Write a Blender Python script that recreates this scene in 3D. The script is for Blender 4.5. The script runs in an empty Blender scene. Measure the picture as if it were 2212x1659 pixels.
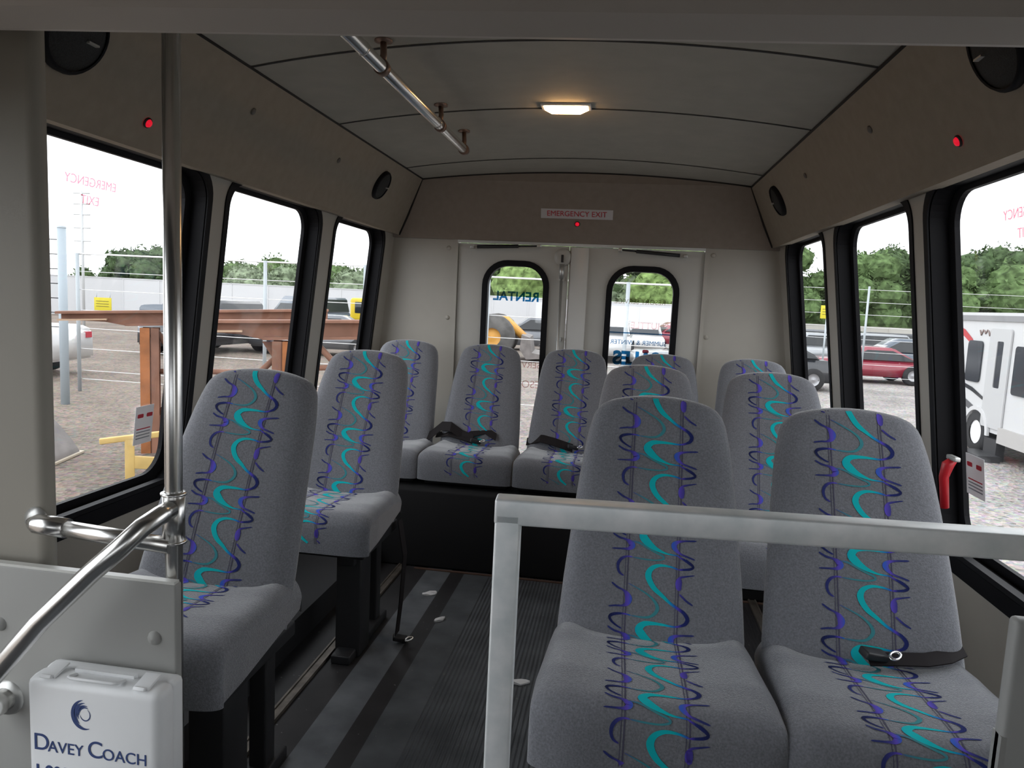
import bpy, bmesh, math, random
from mathutils import Vector, Matrix, Euler
C = bpy.context.scene.collection
R = math.radians
# ---------------------------------------------------------------- camera, world, exposure
W_, H_, F_ = 2212.0, 1659.0, 1550.0
cam = bpy.data.cameras.new('camera'); cam.sensor_fit = 'HORIZONTAL'; cam.sensor_width = 36; cam.lens = F_/W_*36
cam.clip_start = 0.02; cam.clip_end = 500
camo = bpy.data.objects.new('camera', cam); C.objects.link(camo)
# rows: bus x, y, z axes expressed in camera right / down / forward
Mx = ((0.98758368, 0.06373797, -0.14358257), (0.14969663, -0.10466078, 0.98317701), (0.04763824, -0.9924634, -0.11290264))
camo.matrix_world = Matrix(((Mx[0][0], -Mx[0][1], -Mx[0][2], 0), (Mx[1][0], -Mx[1][1], -Mx[1][2], 0), (Mx[2][0], -Mx[2][1], -Mx[2][2], 1.2), (0, 0, 0, 1)))
bpy.context.scene.camera = camo
vs = bpy.context.scene.view_settings
vs.view_transform = 'Standard'; vs.look = 'None'; vs.gamma = 1; vs.use_curve_mapping = False; vs.exposure = 0.95
w = bpy.data.worlds.new('sky'); bpy.context.scene.world = w; w.use_nodes = True
nt = w.node_tree; bg = nt.nodes['Background']; bg.inputs[1].default_value = 1.15
tc = nt.nodes.new('ShaderNodeTexCoord'); nz = nt.nodes.new('ShaderNodeTexNoise'); cr = nt.nodes.new('ShaderNodeValToRGB')
nz.inputs['Scale'].default_value = 1.6; nz.inputs['Detail'].default_value = 4
cr.color_ramp.elements[0].position = .3; cr.color_ramp.elements[0].color = (.84, .87, .93, 1)
cr.color_ramp.elements[1].position = .7; cr.color_ramp.elements[1].color = (.99, .99, 1.0, 1)
nt.links.new(tc.outputs['Generated'], nz.inputs['Vector']); nt.links.new(nz.outputs['Fac'], cr.inputs['Fac']); sx = nt.nodes.new('ShaderNodeSeparateXYZ'); nt.links.new(tc.outputs['Generated'], sx.inputs[0])
mr = nt.nodes.new('ShaderNodeMapRange'); mr.inputs[1].default_value = -1; mr.inputs[2].default_value = 1; mr.inputs[3].default_value = 2.2; mr.inputs[4].default_value = 1.3
nt.links.new(sx.outputs[0], mr.inputs[0]); nt.links.new(mr.outputs[0], bg.inputs[1]); nt.links.new(cr.outputs['Color'], bg.inputs[0])
bpy.context.scene.cycles.max_bounces = 10; bpy.context.scene.cycles.diffuse_bounces = 6; bpy.context.scene.cycles.transparent_max_bounces = 16

# ---------------------------------------------------------------- materials
def lin(c):
    return tuple(((x/255)/12.92 if x/255 <= .04045 else ((x/255+.055)/1.055)**2.4) for x in c)
MATS = {}; ALB = [1.0]   # ALB scales paint albedos (outdoor ones darkened to offset the brightened sky)
def mat(name, col, rough=.6, metal=0, nscale=0, namt=0, bump=0, bscale=200, emit=None, es=0, alpha=None, spec=.5, stretch=None, coat=0, sheen=0):
    if name in MATS: return MATS[name]
    col = tuple(x*ALB[0] for x in col)
    m = bpy.data.materials.new(name); m.use_nodes = True; t = m.node_tree; b = t.nodes['Principled BSDF']
    b.inputs['Base Color'].default_value = (*col, 1); b.inputs['Roughness'].default_value = rough; b.inputs['Metallic'].default_value = metal
    b.inputs['Specular IOR Level'].default_value = spec; b.inputs['Coat Weight'].default_value = coat
    if sheen: b.inputs['Sheen Weight'].default_value = sheen; b.inputs['Sheen Roughness'].default_value = .3
    tc = t.nodes.new('ShaderNodeTexCoord'); vec = tc.outputs['Object']
    if stretch:
        mp = t.nodes.new('ShaderNodeMapping'); mp.inputs['Scale'].default_value = stretch; t.links.new(vec, mp.inputs['Vector']); vec = mp.outputs['Vector']
    if namt:
        n = t.nodes.new('ShaderNodeTexNoise'); n.inputs['Scale'].default_value = nscale; n.inputs['Detail'].default_value = 5; t.links.new(vec, n.inputs['Vector'])
        r = t.nodes.new('ShaderNodeValToRGB'); r.color_ramp.elements[0].position = .3; r.color_ramp.elements[1].position = .7
        r.color_ramp.elements[0].color = (*[max(0, x*(1-namt)) for x in col], 1); r.color_ramp.elements[1].color = (*[min(1, x*(1+namt)) for x in col], 1)
        t.links.new(n.outputs['Fac'], r.inputs['Fac']); t.links.new(r.outputs['Color'], b.inputs['Base Color'])
    if bump:
        n2 = t.nodes.new('ShaderNodeTexNoise'); n2.inputs['Scale'].default_value = bscale; n2.inputs['Detail'].default_value = 3; t.links.new(vec, n2.inputs['Vector'])
        bp = t.nodes.new('ShaderNodeBump'); bp.inputs['Strength'].default_value = bump; bp.inputs['Distance'].default_value = .002
        t.links.new(n2.outputs['Fac'], bp.inputs['Height']); t.links.new(bp.outputs['Normal'], b.inputs['Normal'])
    if emit:
        b.inputs['Emission Color'].default_value = (*emit, 1); b.inputs['Emission Strength'].default_value = es
    if alpha is not None: b.inputs['Alpha'].default_value = alpha
    MATS[name] = m; return m
def glassmat(name, tint=(.93, .94, .94), gloss=.05):
    m = bpy.data.materials.new(name); m.use_nodes = True; t = m.node_tree; t.nodes.clear()
    o = t.nodes.new('ShaderNodeOutputMaterial'); mx = t.nodes.new('ShaderNodeMixShader'); a = t.nodes.new('ShaderNodeBsdfTransparent'); g = t.nodes.new('ShaderNodeBsdfGlossy')
    a.inputs[0].default_value = (*tint, 1); g.inputs['Roughness'].default_value = .02; mx.inputs[0].default_value = gloss
    t.links.new(a.outputs[0], mx.inputs[1]); t.links.new(g.outputs[0], mx.inputs[2]); t.links.new(mx.outputs[0], o.inputs[0]); return m
cove = mat('cove fabric', (.32, .275, .22), .85, nscale=30, namt=.05, bump=.5, bscale=900)
ceilm = mat('headliner', (.39, .37, .32), .85, nscale=12, namt=.05, bump=.4, bscale=700)
wallm = mat('wall laminate', (.42, .395, .35), .5, nscale=5, namt=.03)
rearm = mat('rear wall laminate', (.47, .445, .395), .45, nscale=6, namt=.04)
doorm = mat('door paint', (.54, .525, .485), .3, nscale=4, namt=.04)
rubber = mat('black rubber', (.006, .006, .008), .6, spec=.2)
blackm = mat('black steel', (.018, .018, .02), .5)
seam = mat('dark seam', (.02, .018, .017), .8)
chrome = mat('stainless steel', (.80, .79, .77), .26, 1, nscale=3, namt=.05)
alum = mat('brushed aluminium', (.90, .96, .97), .45, .35, nscale=18, namt=.18, stretch=(1, 1, 1))
steelw = mat('dull steel', (.55, .55, .53), .4, .8)
panelm = mat('grey modesty panel', (.33, .33, .315), .45, nscale=4, namt=.03)
greycol = mat('grey column vinyl', (.31, .29, .25), .6)
white = mat('white enamel', (.86, .87, .88), .35, nscale=6, namt=.03)
wht = mat('white paint', (.82, .82, .82), .4)
redm = mat('red plastic', (.55, .02, .03), .35)
ledm = mat('red lamp lens', (.6, .01, .02), .3, emit=(1, .01, .04), es=.3)
redtxt = mat('red lettering', (.55, .03, .05), .5)

bluetxt = mat('navy lettering', (.04, .07, .20), .5)


paper = mat('paper', (.75, .75, .76), .7)
glass = glassmat('window glass'); pinktxt = glassmat('faded red film', (.80, .42, .47), .0)
decalblue = glassmat('blue film', (.10, .36, .56), .01); decalpink = glassmat('pale pink film', (.80, .66, .66), .01); decalbeige = glassmat('beige film', (.66, .62, .52), .01)
bronze = mat('bracket metal', (.22, .15, .12), .4, .6)
webb = mat('seat belt webbing', (.016, .013, .014), .8, spec=.2)

def nodemath(t, op, a, b=None, c=None):
    n = t.nodes.new('ShaderNodeMath'); n.operation = op
    for i, x in enumerate((a, b, c)):
        if x is None: continue
        if isinstance(x, (int, float)): n.inputs[i].default_value = x
        else: t.links.new(x, n.inputs[i])
    return n.outputs[0]
def fabric():
    m = mat('grey seat fabric', (.20, .205, .225), .95, nscale=260, namt=.2, bump=.7, bscale=420, spec=.1, sheen=1.0)
    return m
def ink(name, cols, alpha):
    m = bpy.data.materials.new(name); m.use_nodes = True; t = m.node_tree; b = t.nodes['Principled BSDF']; b.inputs['Roughness'].default_value = .9; b.inputs['Specular IOR Level'].default_value = .15
    uv = t.nodes.new('ShaderNodeUVMap'); uv.uv_map = 'UVMap'; s = t.nodes.new('ShaderNodeSeparateXYZ'); t.links.new(uv.outputs[0], s.inputs[0])
    a = nodemath(t, 'ABSOLUTE', s.outputs[0]); a = nodemath(t, 'MULTIPLY', a, 11.1)
    r = t.nodes.new('ShaderNodeValToRGB'); e = r.color_ramp.elements
    e[0].position = cols[0][0]; e[0].color = (*cols[0][1], 1); e[1].position = cols[-1][0]; e[1].color = (*cols[-1][1], 1)
    for p, c in cols[1:-1]:
        q = e.new(p); q.color = (*c, 1)
    t.links.new(a, r.inputs[0]); n = t.nodes.new('ShaderNodeTexNoise'); n.inputs['Scale'].default_value = 500
    mx = t.nodes.new('ShaderNodeMix'); mx.data_type = 'RGBA'; mx.inputs[7].default_value = (.20, .205, .225, 1)
    f = nodemath(t, 'MULTIPLY_ADD', n.outputs['Fac'], .5, alpha); t.links.new(f, mx.inputs[0])
    t.links.new(r.outputs[0], mx.inputs[6]); t.links.new(mx.outputs[2], b.inputs['Base Color']); return m
fab = fabric()
teal = (.0, .52, .56); blu = (.03, .10, .50); pur = (.10, .06, .52); navy = (.012, .022, .16)
ink1 = ink('woven pattern bright', [(0, teal), (.30, teal), (.42, (.0, .32, .60)), (.54, blu), (.60, pur), (.70, navy), (1, (.008, .012, .06))], -.22)
ink2 = ink('woven pattern soft', [(0, (.0, .30, .33)), (.30, (.01, .27, .34)), (.42, (.02, .20, .33)), (.54, (.05, .08, .34)), (.62, (.06, .05, .3)), (.72, navy), (1, navy)], .02)
ink3 = ink('woven purple edging', [(0, pur), (.46, (.03, .12, .62)), (.56, (.12, .07, .58)), (.66, (.05, .04, .30)), (.8, navy), (1, navy)], -.15)
ink4 = ink('woven stitch line', [(0, (.04, .03, .09)), (1, (.035, .03, .08))], .05)

# ---------------------------------------------------------------- helpers
class MB:
    def __init__(s): s.v = []; s.f = []; s.mi = []; s.sm = []; s.uv = {}
    def add(s, vs, fs, mi=0, smooth=False, uvs=None):
        o = len(s.v); s.v += [tuple(x) for x in vs]
        for f in fs: s.f.append(tuple(i+o for i in f)); s.mi.append(mi); s.sm.append(smooth)
        if uvs:
            for i, u in enumerate(uvs): s.uv[i+o] = u
        return s
    def box(s, c, d, rot=None, mi=0, bev=0):
        bm = bmesh.new(); bmesh.ops.create_cube(bm, size=1)
        for v in bm.verts: v.co = Vector((v.co.x*d[0], v.co.y*d[1], v.co.z*d[2]))
        if bev: bmesh.ops.bevel(bm, geom=bm.edges[:], offset=bev, segments=3, profile=.5, affect='EDGES')
        mt = Matrix.Translation(c)
        if rot is not None: mt = mt @ Euler(rot).to_matrix().to_4x4()
        s.bm(bm, mt, mi, bool(bev)); return s
    def bm(s, bm, mt=Matrix(), mi=0, smooth=False):
        bm.verts.ensure_lookup_table(); bm.verts.index_update()
        s.add([mt @ v.co for v in bm.verts], [[v.index for v in f.verts] for f in bm.faces], mi, smooth); bm.free(); return s
    def bb(s, a, b, **k): return s.box([(a[i]+b[i])/2 for i in range(3)], [abs(b[i]-a[i]) for i in range(3)], **k)
    def tube(s, pts, r, n=14, mi=0, cap=True):
        pts = [Vector(p) for p in pts]; rs = r if isinstance(r, (list, tuple)) else [r]*len(pts)
        vs = []; fs = []; up = None
        for i, p in enumerate(pts):
            d = (pts[min(i+1, len(pts)-1)]-pts[max(i-1, 0)]).normalized()
            if up is None: up = d.orthogonal().normalized()
            up = (up-d*up.dot(d)).normalized(); sd = d.cross(up)
            for k in range(n):
                a = 2*math.pi*k/n; vs.append(p+(up*math.cos(a)+sd*math.sin(a))*rs[i])
        for i in range(len(pts)-1):
            for k in range(n): fs.append((i*n+k, i*n+(k+1) % n, (i+1)*n+(k+1) % n, (i+1)*n+k))
        s.add(vs, fs, mi, True)
        if cap:
            s.add(vs[:n], [tuple(range(n-1, -1, -1))], mi); s.add(vs[-n:], [tuple(range(n))], mi)
        return s
    def lathe(s, prof, c, axis=(0, 0, 1), n=24, mi=0, sc=(1, 1)):
        ax = Vector(axis).normalized(); a = ax.orthogonal().normalized(); b = ax.cross(a); c = Vector(c)
        vs = [c+ax*h+(a*math.cos(2*math.pi*k/n)*sc[0]+b*math.sin(2*math.pi*k/n)*sc[1])*max(r, 1e-5) for r, h in prof for k in range(n)]
        fs = [(i*n+k, i*n+(k+1) % n, (i+1)*n+(k+1) % n, (i+1)*n+k) for i in range(len(prof)-1) for k in range(n)]
        s.add(vs, fs, mi, True); return s
    def prism(s, poly, x0, x1, mi=0):   # polygon in (y,z), extruded along x
        n = len(poly); vs = [(x0, p[0], p[1]) for p in poly]+[(x1, p[0], p[1]) for p in poly]
        fs = [tuple(range(n)), tuple(range(2*n-1, n-1, -1))]+[(i, i+n, (i+1) % n+n, (i+1) % n) for i in range(n)]
        s.add(vs, fs, mi); return s
    def build(s, name, mats, parent=None, fix=True, loc=None):
        me = bpy.data.meshes.new(name); me.from_pydata(s.v, [], s.f)
        if not isinstance(mats, (list, tuple)): mats = [mats]
        for m in mats: me.materials.append(m)
        me.polygons.foreach_set('material_index', s.mi); me.polygons.foreach_set('use_smooth', s.sm)
        if s.uv:
            l = me.uv_layers.new(name='UVMap')
            for lp in me.loops: l.data[lp.index].uv = s.uv.get(lp.vertex_index, (0, 0))
        if fix:
            bm = bmesh.new(); bm.from_mesh(me)
            if not s.uv: bmesh.ops.remove_doubles(bm, verts=bm.verts, dist=1e-6)
            bmesh.ops.recalc_face_normals(bm, faces=bm.faces); bm.to_mesh(me); bm.free()
        me.update(); return link(name, me, parent, loc)
def link(name, me, parent=None, loc=None):
    o = bpy.data.objects.new(name, me); C.objects.link(o)
    if parent is not None: o.parent = parent
    if loc is not None: o.location = loc
    return o
def tag(o, label, cat=None, group=None, kind=None):
    o['label'] = label
    if cat: o['category'] = cat
    if group: o['group'] = group
    if kind: o['kind'] = kind
    return o
def st(o, label=None):
    o['kind'] = 'structure'
    if label: o['label'] = label
    return o
def empty(name, label, cat, loc=(0, 0, 0), rz=0, group=None):
    o = bpy.data.objects.new(name, None); C.objects.link(o); o.location = loc; o.rotation_euler = (0, 0, rz); o.empty_display_size = .1
    return tag(o, label, cat, group)
def copy_tree(o, parent=None):
    c = o.copy(); C.objects.link(c); c.parent = parent
    for ch in list(o.children): copy_tree(ch, c)
    return c
def rrect(x0, x1, y0, y1, r, n=8):
    if isinstance(r, (int, float)): r = [r]*4
    out = []
    for (cx, cy, a0, rr) in ((x1-r[0], y1-r[0], 0, r[0]), (x0+r[1], y1-r[1], 90, r[1]), (x0+r[2], y0+r[2], 180, r[2]), (x1-r[3], y0+r[3], 270, r[3])):
        for k in range(n+1):
            a = R(a0+90*k/n); out.append((cx+rr*math.cos(a), cy+rr*math.sin(a)))
    return out
def sheet(outer, holes, depth, fmap, mb=None, mi=0):
    """flat plate with holes: 2d loops filled and given thickness; fmap(a,b,d) -> xyz"""
    cu = bpy.data.curves.new('tmp', 'CURVE'); cu.dimensions = '2D'; cu.fill_mode = 'BOTH'; cu.extrude = .5
    for lp in [outer]+holes:
        sp = cu.splines.new('POLY'); sp.points.add(len(lp)-1); sp.use_cyclic_u = True
        for i, p in enumerate(lp): sp.points[i].co = (p[0], p[1], 0, 1)
    o = bpy.data.objects.new('tmp', cu); me = bpy.data.meshes.new_from_object(o)
    mb = mb or MB()
    mb.add([fmap(v.co.x, v.co.y, (v.co.z+.5)*depth) for v in me.vertices], [tuple(p.vertices) for p in me.polygons], mi)
    bpy.data.objects.remove(o); bpy.data.curves.remove(cu); bpy.data.meshes.remove(me); return mb
def text(s, size, fmap, mb=None, mi=0, depth=.0008, bold=0, align='CENTER', mirror=False, sx=1):
    cu = bpy.data.curves.new('tmp', 'FONT'); cu.body = s; cu.size = size; cu.align_x = align; cu.align_y = 'CENTER'; cu.extrude = .5; cu.offset = bold
    o = bpy.data.objects.new('tmp', cu); me = bpy.data.meshes.new_from_object(o); mb = mb or MB(); k = -1 if mirror else 1
    mb.add([fmap(v.co.x*k*sx, v.co.y, (v.co.z+.5)*depth) for v in me.vertices], [tuple(p.vertices) for p in me.polygons], mi)
    bpy.data.objects.remove(o); bpy.data.curves.remove(cu); bpy.data.meshes.remove(me); return mb
def arc(c, r, a0, a1, n, f): return [f(c[0]+r*math.cos(R(a0+(a1-a0)*i/n)), c[1]+r*math.sin(R(a0+(a1-a0)*i/n))) for i in range(n+1)]

# ---------------------------------------------------------------- bus shell
XL = lambda z: -(1.30+(1.55-z)*.11)
XR = lambda z: .80+(1.55-z)*.14
YB = 4.0
def ceil_z(x): return 1.842+.05*(1-((x+.25)/.86)**2)
# openings (y0,y1) on the inner skin
OPEN = [(1.12, 2.15), (2.25, 3.0), (3.15, 3.84)]
ZB, ZT = .56, 1.57
def wall(name, side):
    X = XL if side < 0 else XR
    f = lambda a, b, d: (X(b)+side*d, a, b)
    holes = [rrect(a, b, ZB, ZT, .10) for a, b in OPEN]
    holes.append(rrect(*((-.45, .98, .08, 1.54) if side < 0 else (-.85, -.05, .62, 1.5)), .08))
    return st(sheet([(-1.3, 0), (YB, 0), (YB, 1.60), (-1.3, 1.60)], holes, .05, f).build(name, wallm), None)
wl = wall('wall_left', -1); wr = wall('wall_right', 1)
for side in (-1, 1):   # upper strip of the side walls behind the coves
    o = MB(); X = XL if side < 0 else XR
    o.bb((X(1.55), -1.3, 1.60), (X(1.55)+side*.05, YB, 1.95))
    st(o.build('wall_left_upper' if side < 0 else 'wall_right_upper', wallm))
# windows
def window(n, side, a, b):
    X = XL if side < 0 else XR
    f = lambda y, z, d: (X(z)+side*(d+.002), y, z)
    g = lambda y, z, d: (X(z)+side*(d+.05), y, z)
    fr = MB(); sheet(rrect(a+.003, b-.003, ZB+.003, ZT-.003, .097), [rrect(a+.016, b-.016, ZB+.016, ZT-.016, .09)], .062, f, fr)
    sheet(rrect(a-.02, b+.02, ZB-.02, ZT+.02, .10), [rrect(a+.05, b-.05, ZB+.045, ZT-.03, .085)], .014, g, fr)
    # inner lip lying on the wall skin
    sheet(rrect(a-.012, b+.012, ZB-.035, ZT+.008, .10), [rrect(a+.014, b-.014, ZB+.014, ZT-.014, .09)], .004, lambda y, z, d: (X(z)-side*(d+.0005), y, z), fr)
    # slide track along the sill
    fr.bb((X(ZB)+side*.004-.012, a+.1, ZB+.016), (X(ZB)+side*.004+.012, b-.1, ZB+.03))
    o = st(fr.build('window_%d' % n, rubber))
    gl = sheet(rrect(a+.03, b-.03, ZB+.03, ZT-.02, .09), [], .004, lambda y, z, d: (X(z)+side*(d+.055), y, z)).build('pane', glass, o)
    return o, X
wins = []
k = 1
for side in (-1, 1):
    for a, b in OPEN: wins.append(window(k, side, a, b)); k += 1
for side in (-1, 1):    # unseen cab door windows; left opening enlarged to light the panel and box
    X = XL if side < 0 else XR; zb = .08 if side < 0 else .62; zt_ = 1.54 if side < 0 else 1.5; ya, yb = (-.45, .98) if side < 0 else (-.85, -.05)
    fr = sheet(rrect(ya+.003, yb-.003, zb+.003, zt_-.003, .077), [rrect(ya+.03, yb-.03, zb+.03, zt_-.03, .06)], .05, lambda y, z, d: (X(z)+side*d, y, z))
    o = st(fr.build('window_%d' % k, rubber)); k += 1
    sheet(rrect(ya+.025, yb-.025, zb+.025, zt_-.025, .06), [], .004, lambda y, z, d: (X(z)+side*(d+.02), y, z)).build('pane', glass, o)
def decal(win, X, side, yc, zc, w_, h_):
    d = MB(); f = lambda a, b, c: (X(b)+side*(.052-c), a, b)
    sheet([(yc-w_/2, zc-h_/2), (yc+w_/2, zc-h_/2), (yc+w_/2, zc+h_/2), (yc-w_/2, zc+h_/2)], [], .001, f, d)
    p = d.build('instruction_sticker', mat('sticker film', (.8, .8, .82), .5, alpha=.8 if side < 0 else .25), win)
    r = MB()
    for q in (-.25, .25): sheet(rrect(yc+q*w_-.012, yc+q*w_+.014, zc+.2*h_, zc+.2*h_+.012, .003), [], .001, lambda a, b, c: (X(b)+side*(.050-c), a, b), r)
    for j in range(4):
        sheet([(yc-w_*.4, zc-.08*h_*j-.01), (yc+w_*.35, zc-.08*h_*j-.01), (yc+w_*.35, zc-.08*h_*j-.013), (yc-w_*.4, zc-.08*h_*j-.013)], [], .001, lambda a, b, c: (X(b)+side*(.050-c), a, b), r, mi=0 if j == 0 else 1)
    r.build('sticker_print', [redtxt, mat('grey print', (.25, .27, .3), .6)], p)
decal(wins[0][0], wins[0][1], -1, 2.00, .77, .085, .12)
decal(wins[3][0], wins[3][1], 1, 2.03, .80, .10, .11)
for i, side in ((0, -1), (3, 1)):   # emergency exit lettering, read from outside
    X = wins[i][1]; yc = 1.70 if side < 0 else 1.76
    m = MB(); fm = lambda a, b, d: (X(b+1.45)+side*(.05-d), yc+a, 1.452+b)
    text('EMERGENCY', .032, fm, m, mirror=(side < 0)); text('EXIT', .032, lambda a, b, d: fm(a, b-.045, d), m, mirror=(side < 0))
    m.build('exit_lettering', pinktxt, wins[i][0])
# emergency latch handle on right front window
def latch(i, side):
    X = wins[i][1]; hd = MB(); x0 = lambda z: X(z)-side*.012
    hd.tube([(x0(.84), 2.005, .845), (x0(.83)-side*.012, 2.01, .83), (x0(.80)-side*.018, 2.02, .795), (x0(.72)-side*.014, 2.03, .71)], [.010, .015, .012, .011], 10)
    hd.box((x0(.85)-side*.002, 2.0, .85), (.016, .05, .012), mi=1, bev=.003)
    o = hd.build('release_handle', [redm, steelw], wins[i][0]); o['label'] = 'red latch handle'
latch(3, 1)
# coves (sloping panels between wall and ceiling)
def cove_panel(name, side):
    m = MB()
    if side < 0: bot, top, lip = (-1.262, 1.548), (-1.105, 1.840), (-1.31, 1.553)
    else: bot, top, lip = (.762, 1.545), (.612, 1.836), (.81, 1.55)
    t = .012
    prof = [lip, bot, (bot[0]-side*.004, bot[1]+.012), top, (top[0]+side*.02, top[1]+.02), (lip[0], lip[1]+.03)]
    n = len(prof); ys = [-1.3, YB]
    vs = [(p[0], y, p[1]) for y in ys for p in prof]
    m.add(vs, [tuple(range(n)), tuple(range(2*n-1, n-1, -1))]+[(i, (i+1) % n, n+(i+1) % n, n+i) for i in range(n)])
    o = st(m.build(name, cove)); return o
cove_panel('trim_1', -1); cove_panel('trim_2', 1)
# ceiling: shallow arch
m = MB(); N = 24; xs = [-1.115+(.62+1.115)*i/N for i in range(N+1)]; ys = [-1.3+.05*0, YB]
vs = [(x, y, ceil_z(x)+dz) for dz in (0, .03) for y in ys for x in xs]; q = N+1
fs = [(i, i+1, q+i+1, q+i) for i in range(N)]+[(2*q+i, 2*q+i+1, 3*q+i+1, 3*q+i) for i in range(N)]
m.add(vs, fs, 0, True); ce = st(m.build('ceiling', ceilm))
m = MB(); m.bb((-1.35, -1.3, 1.93), (.85, YB+.1, 1.96)); st(m.build('roof', wallm)); 
s_ = MB()
for yc in (.8, 1.97, 2.63, 3.5):
    vs = [(x, yc+dy+.06*((x+.25)/.86)**2, ceil_z(x)-.0015) for dy in (-.006, .006) for x in xs]
    s_.add(vs, [(i, i+1, q+i+1, q+i) for i in range(N)], 0, True)
ss = s_.build('seam_line', seam, ce)
s_ = MB()
s_.tube([(-1.108, .9, 1.842), (-1.108, 3.86, 1.842)], .006, 6); s_.tube([(.614, .9, 1.838), (.614, 3.86, 1.838)], .006, 6)
s_.tube([(x, 3.862, ceil_z(x)-.002) for x in xs], .006, 6)
s_.build('edge_seam', seam, ce)
# rear header panel (leans forward above the doors)
m = MB(); pf = [(3.975, 1.535), (3.86, 1.84), (3.86, 1.93), (4.0, 1.93), (4.0, 1.535)]
m.prism(pf, -1.30, .81); hd = st(m.build('trim_3', mat('header fabric', (.30, .255, .22), .85, nscale=30, namt=.05, bump=.4, bscale=900)))
s_ = MB(); s_.tube([(-1.262, 3.968, 1.55), (-1.20, 3.93, 1.66), (-1.108, 3.86, 1.842)], .007, 6); s_.tube([(.762, 3.968, 1.55), (.70, 3.93, 1.66), (.614, 3.86, 1.84)], .007, 6)
s_.build('corner_seam', seam, hd)
# rear wall with door openings
DW = [(-.779, -.403), (-.087, .305)]
m = sheet([(-1.50, 0), (1.05, 0), (.835, 1.60), (-1.335, 1.60)], [[(-.925, .03), (.425, .03), (.425, 1.535), (-.925, 1.535)]], .06, lambda a, b, d: (a, YB+d, b))
rw = st(m.build('wall_back', rearm))
m = MB(); m.bb((-1.335, YB-.002, 1.60), (.835, YB+.06, 1.96)); st(m.build('wall_back_upper', rearm))
s_ = MB(); s_.bb((-.945, YB-.012, .4), (-.925, YB+.002, 1.54)); s_.bb((.425, YB-.012, .4), (.445, YB+.002, 1.54))
s_.build('door_jamb', rearm, rw)
tz = lambda x: 1.536-.0*(x)
s_ = MB(); s_.bb((-.925, YB-.02, 1.520), (.425, YB, 1.534)); s_.build('header_strip', mat('pale trim strip', (.75, .77, .76), .3), rw)
# rivet buttons on the rear wall
for (x, z) in ((-.973, 1.097), (.465, 1.062), (-.98, 1.487), (.469, 1.50)):
    MB().lathe([(0, .008), (.007, .007), (.012, .003), (.013, 0)], (x, YB, z), (0, -1, 0), 12).build('rivet', rearm, rw)
for n, (x0, x1, wx0, wx1, wt) in enumerate(((-.922, -.302, -.779, -.403, 1.432), (-.298, .422, -.087, .305, 1.428))):
    hole = rrect(wx0+.012, wx1-.012, .26, wt-.012, .13)
    m = sheet([(x0, .035), (x1, .035), (x1, 1.518), (x0, 1.518)], [hole], .035, lambda a, b, d: (a, YB+.005+d, b))
    d_ = st(m.build('door_%d' % (n+1), doorm))
    fr = sheet(rrect(wx0, wx1, .25, wt, .14), [rrect(wx0+.032, wx1-.032, .282, wt-.032, .11)], .05, lambda a, b, d: (a, YB-.012+d, b))
    fr.build('window_gasket', rubber, d_)
    pn = sheet(rrect(wx0+.02, wx1-.02, .27, wt-.02, .12), [], .005, lambda a, b, d: (a, YB+.02+d, b)).build('pane', glass, d_)
    pn['label'] = 'glass pane with mirrored vinyl lettering'
    tx = MB()
    F = lambda cx, cz: (lambda a, b, d: (cx+a, YB+.024+d+.002, cz+b))
    if n == 0:
        text('RENTAL', .072, F(-.588, 1.232), tx, 0, mirror=True, bold=.002)
        text('SERVICE', .05, F(-.52, .85), tx, 1, mirror=True); 
        text('RESORT', .06, F(-.50, .74), tx, 1, mirror=True)
    else:
        text('RESORT SERVICE', .037, F(.10, 1.235), tx, 2, mirror=True); text('SHUTTLE', .05, F(.16, 1.105), tx, 1, mirror=True, bold=.001)
        sheet([(-.07, 1.06), (.29, 1.06), (.29, 1.066), (-.07, 1.066)], [], .001, F(0, 0), tx, 0)
        text('SUMMER & WINTER', .035, F(.105, 1.01), tx, 0, mirror=True)
        text('SALES', .10, F(.10, .92), tx, 0, mirror=True, bold=.005)
        sheet(rrect(.13, .165, .955, .975, .009), [], .001, F(0, 0), tx, 3); sheet(rrect(-.09, -.06, .90, .96, .009), [], .001, F(0, 0), tx, 3)
    tx.build('vinyl_lettering', [decalblue, decalpink, decalbeige, mat('red vinyl', (.6, .05, .1), .5)], pn)
    if n == 0:
        rod = MB(); rod.tube([(-.334, YB-.035, .05), (-.334, YB-.035, 1.41)], .008, 10); rod.tube([(-.334, YB-.035, 1.34), (-.334, YB-.035, 1.42)], .014, 10)
        for z in (1.33, 1.0, .6): rod.bb((-.352, YB-.04, z), (-.316, YB+.006, z+.02))
        rod.build('latch_rod', steelw, d_)
        lt = MB(); lt.lathe([(0, .03), (.03, .028), (.045, .02), (.05, 0)], (-.334, YB+.005, 1.46), (0, -1, 0), 18); lt.build('latch_housing', doorm, d_)
        lt2 = MB(); lt2.bb((-.34, YB-.05, 1.43), (-.328, YB-.02, 1.47)); lt2.build('latch_bolt', blackm, d_)
    else:
        cl = MB(); cl.bb((-.289, YB-.02, .04), (-.193, YB+.004, 1.515), bev=.004); cl.build('overlap_strip', mat('pale overlap strip', (.66, .65, .62), .3), d_)
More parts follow.
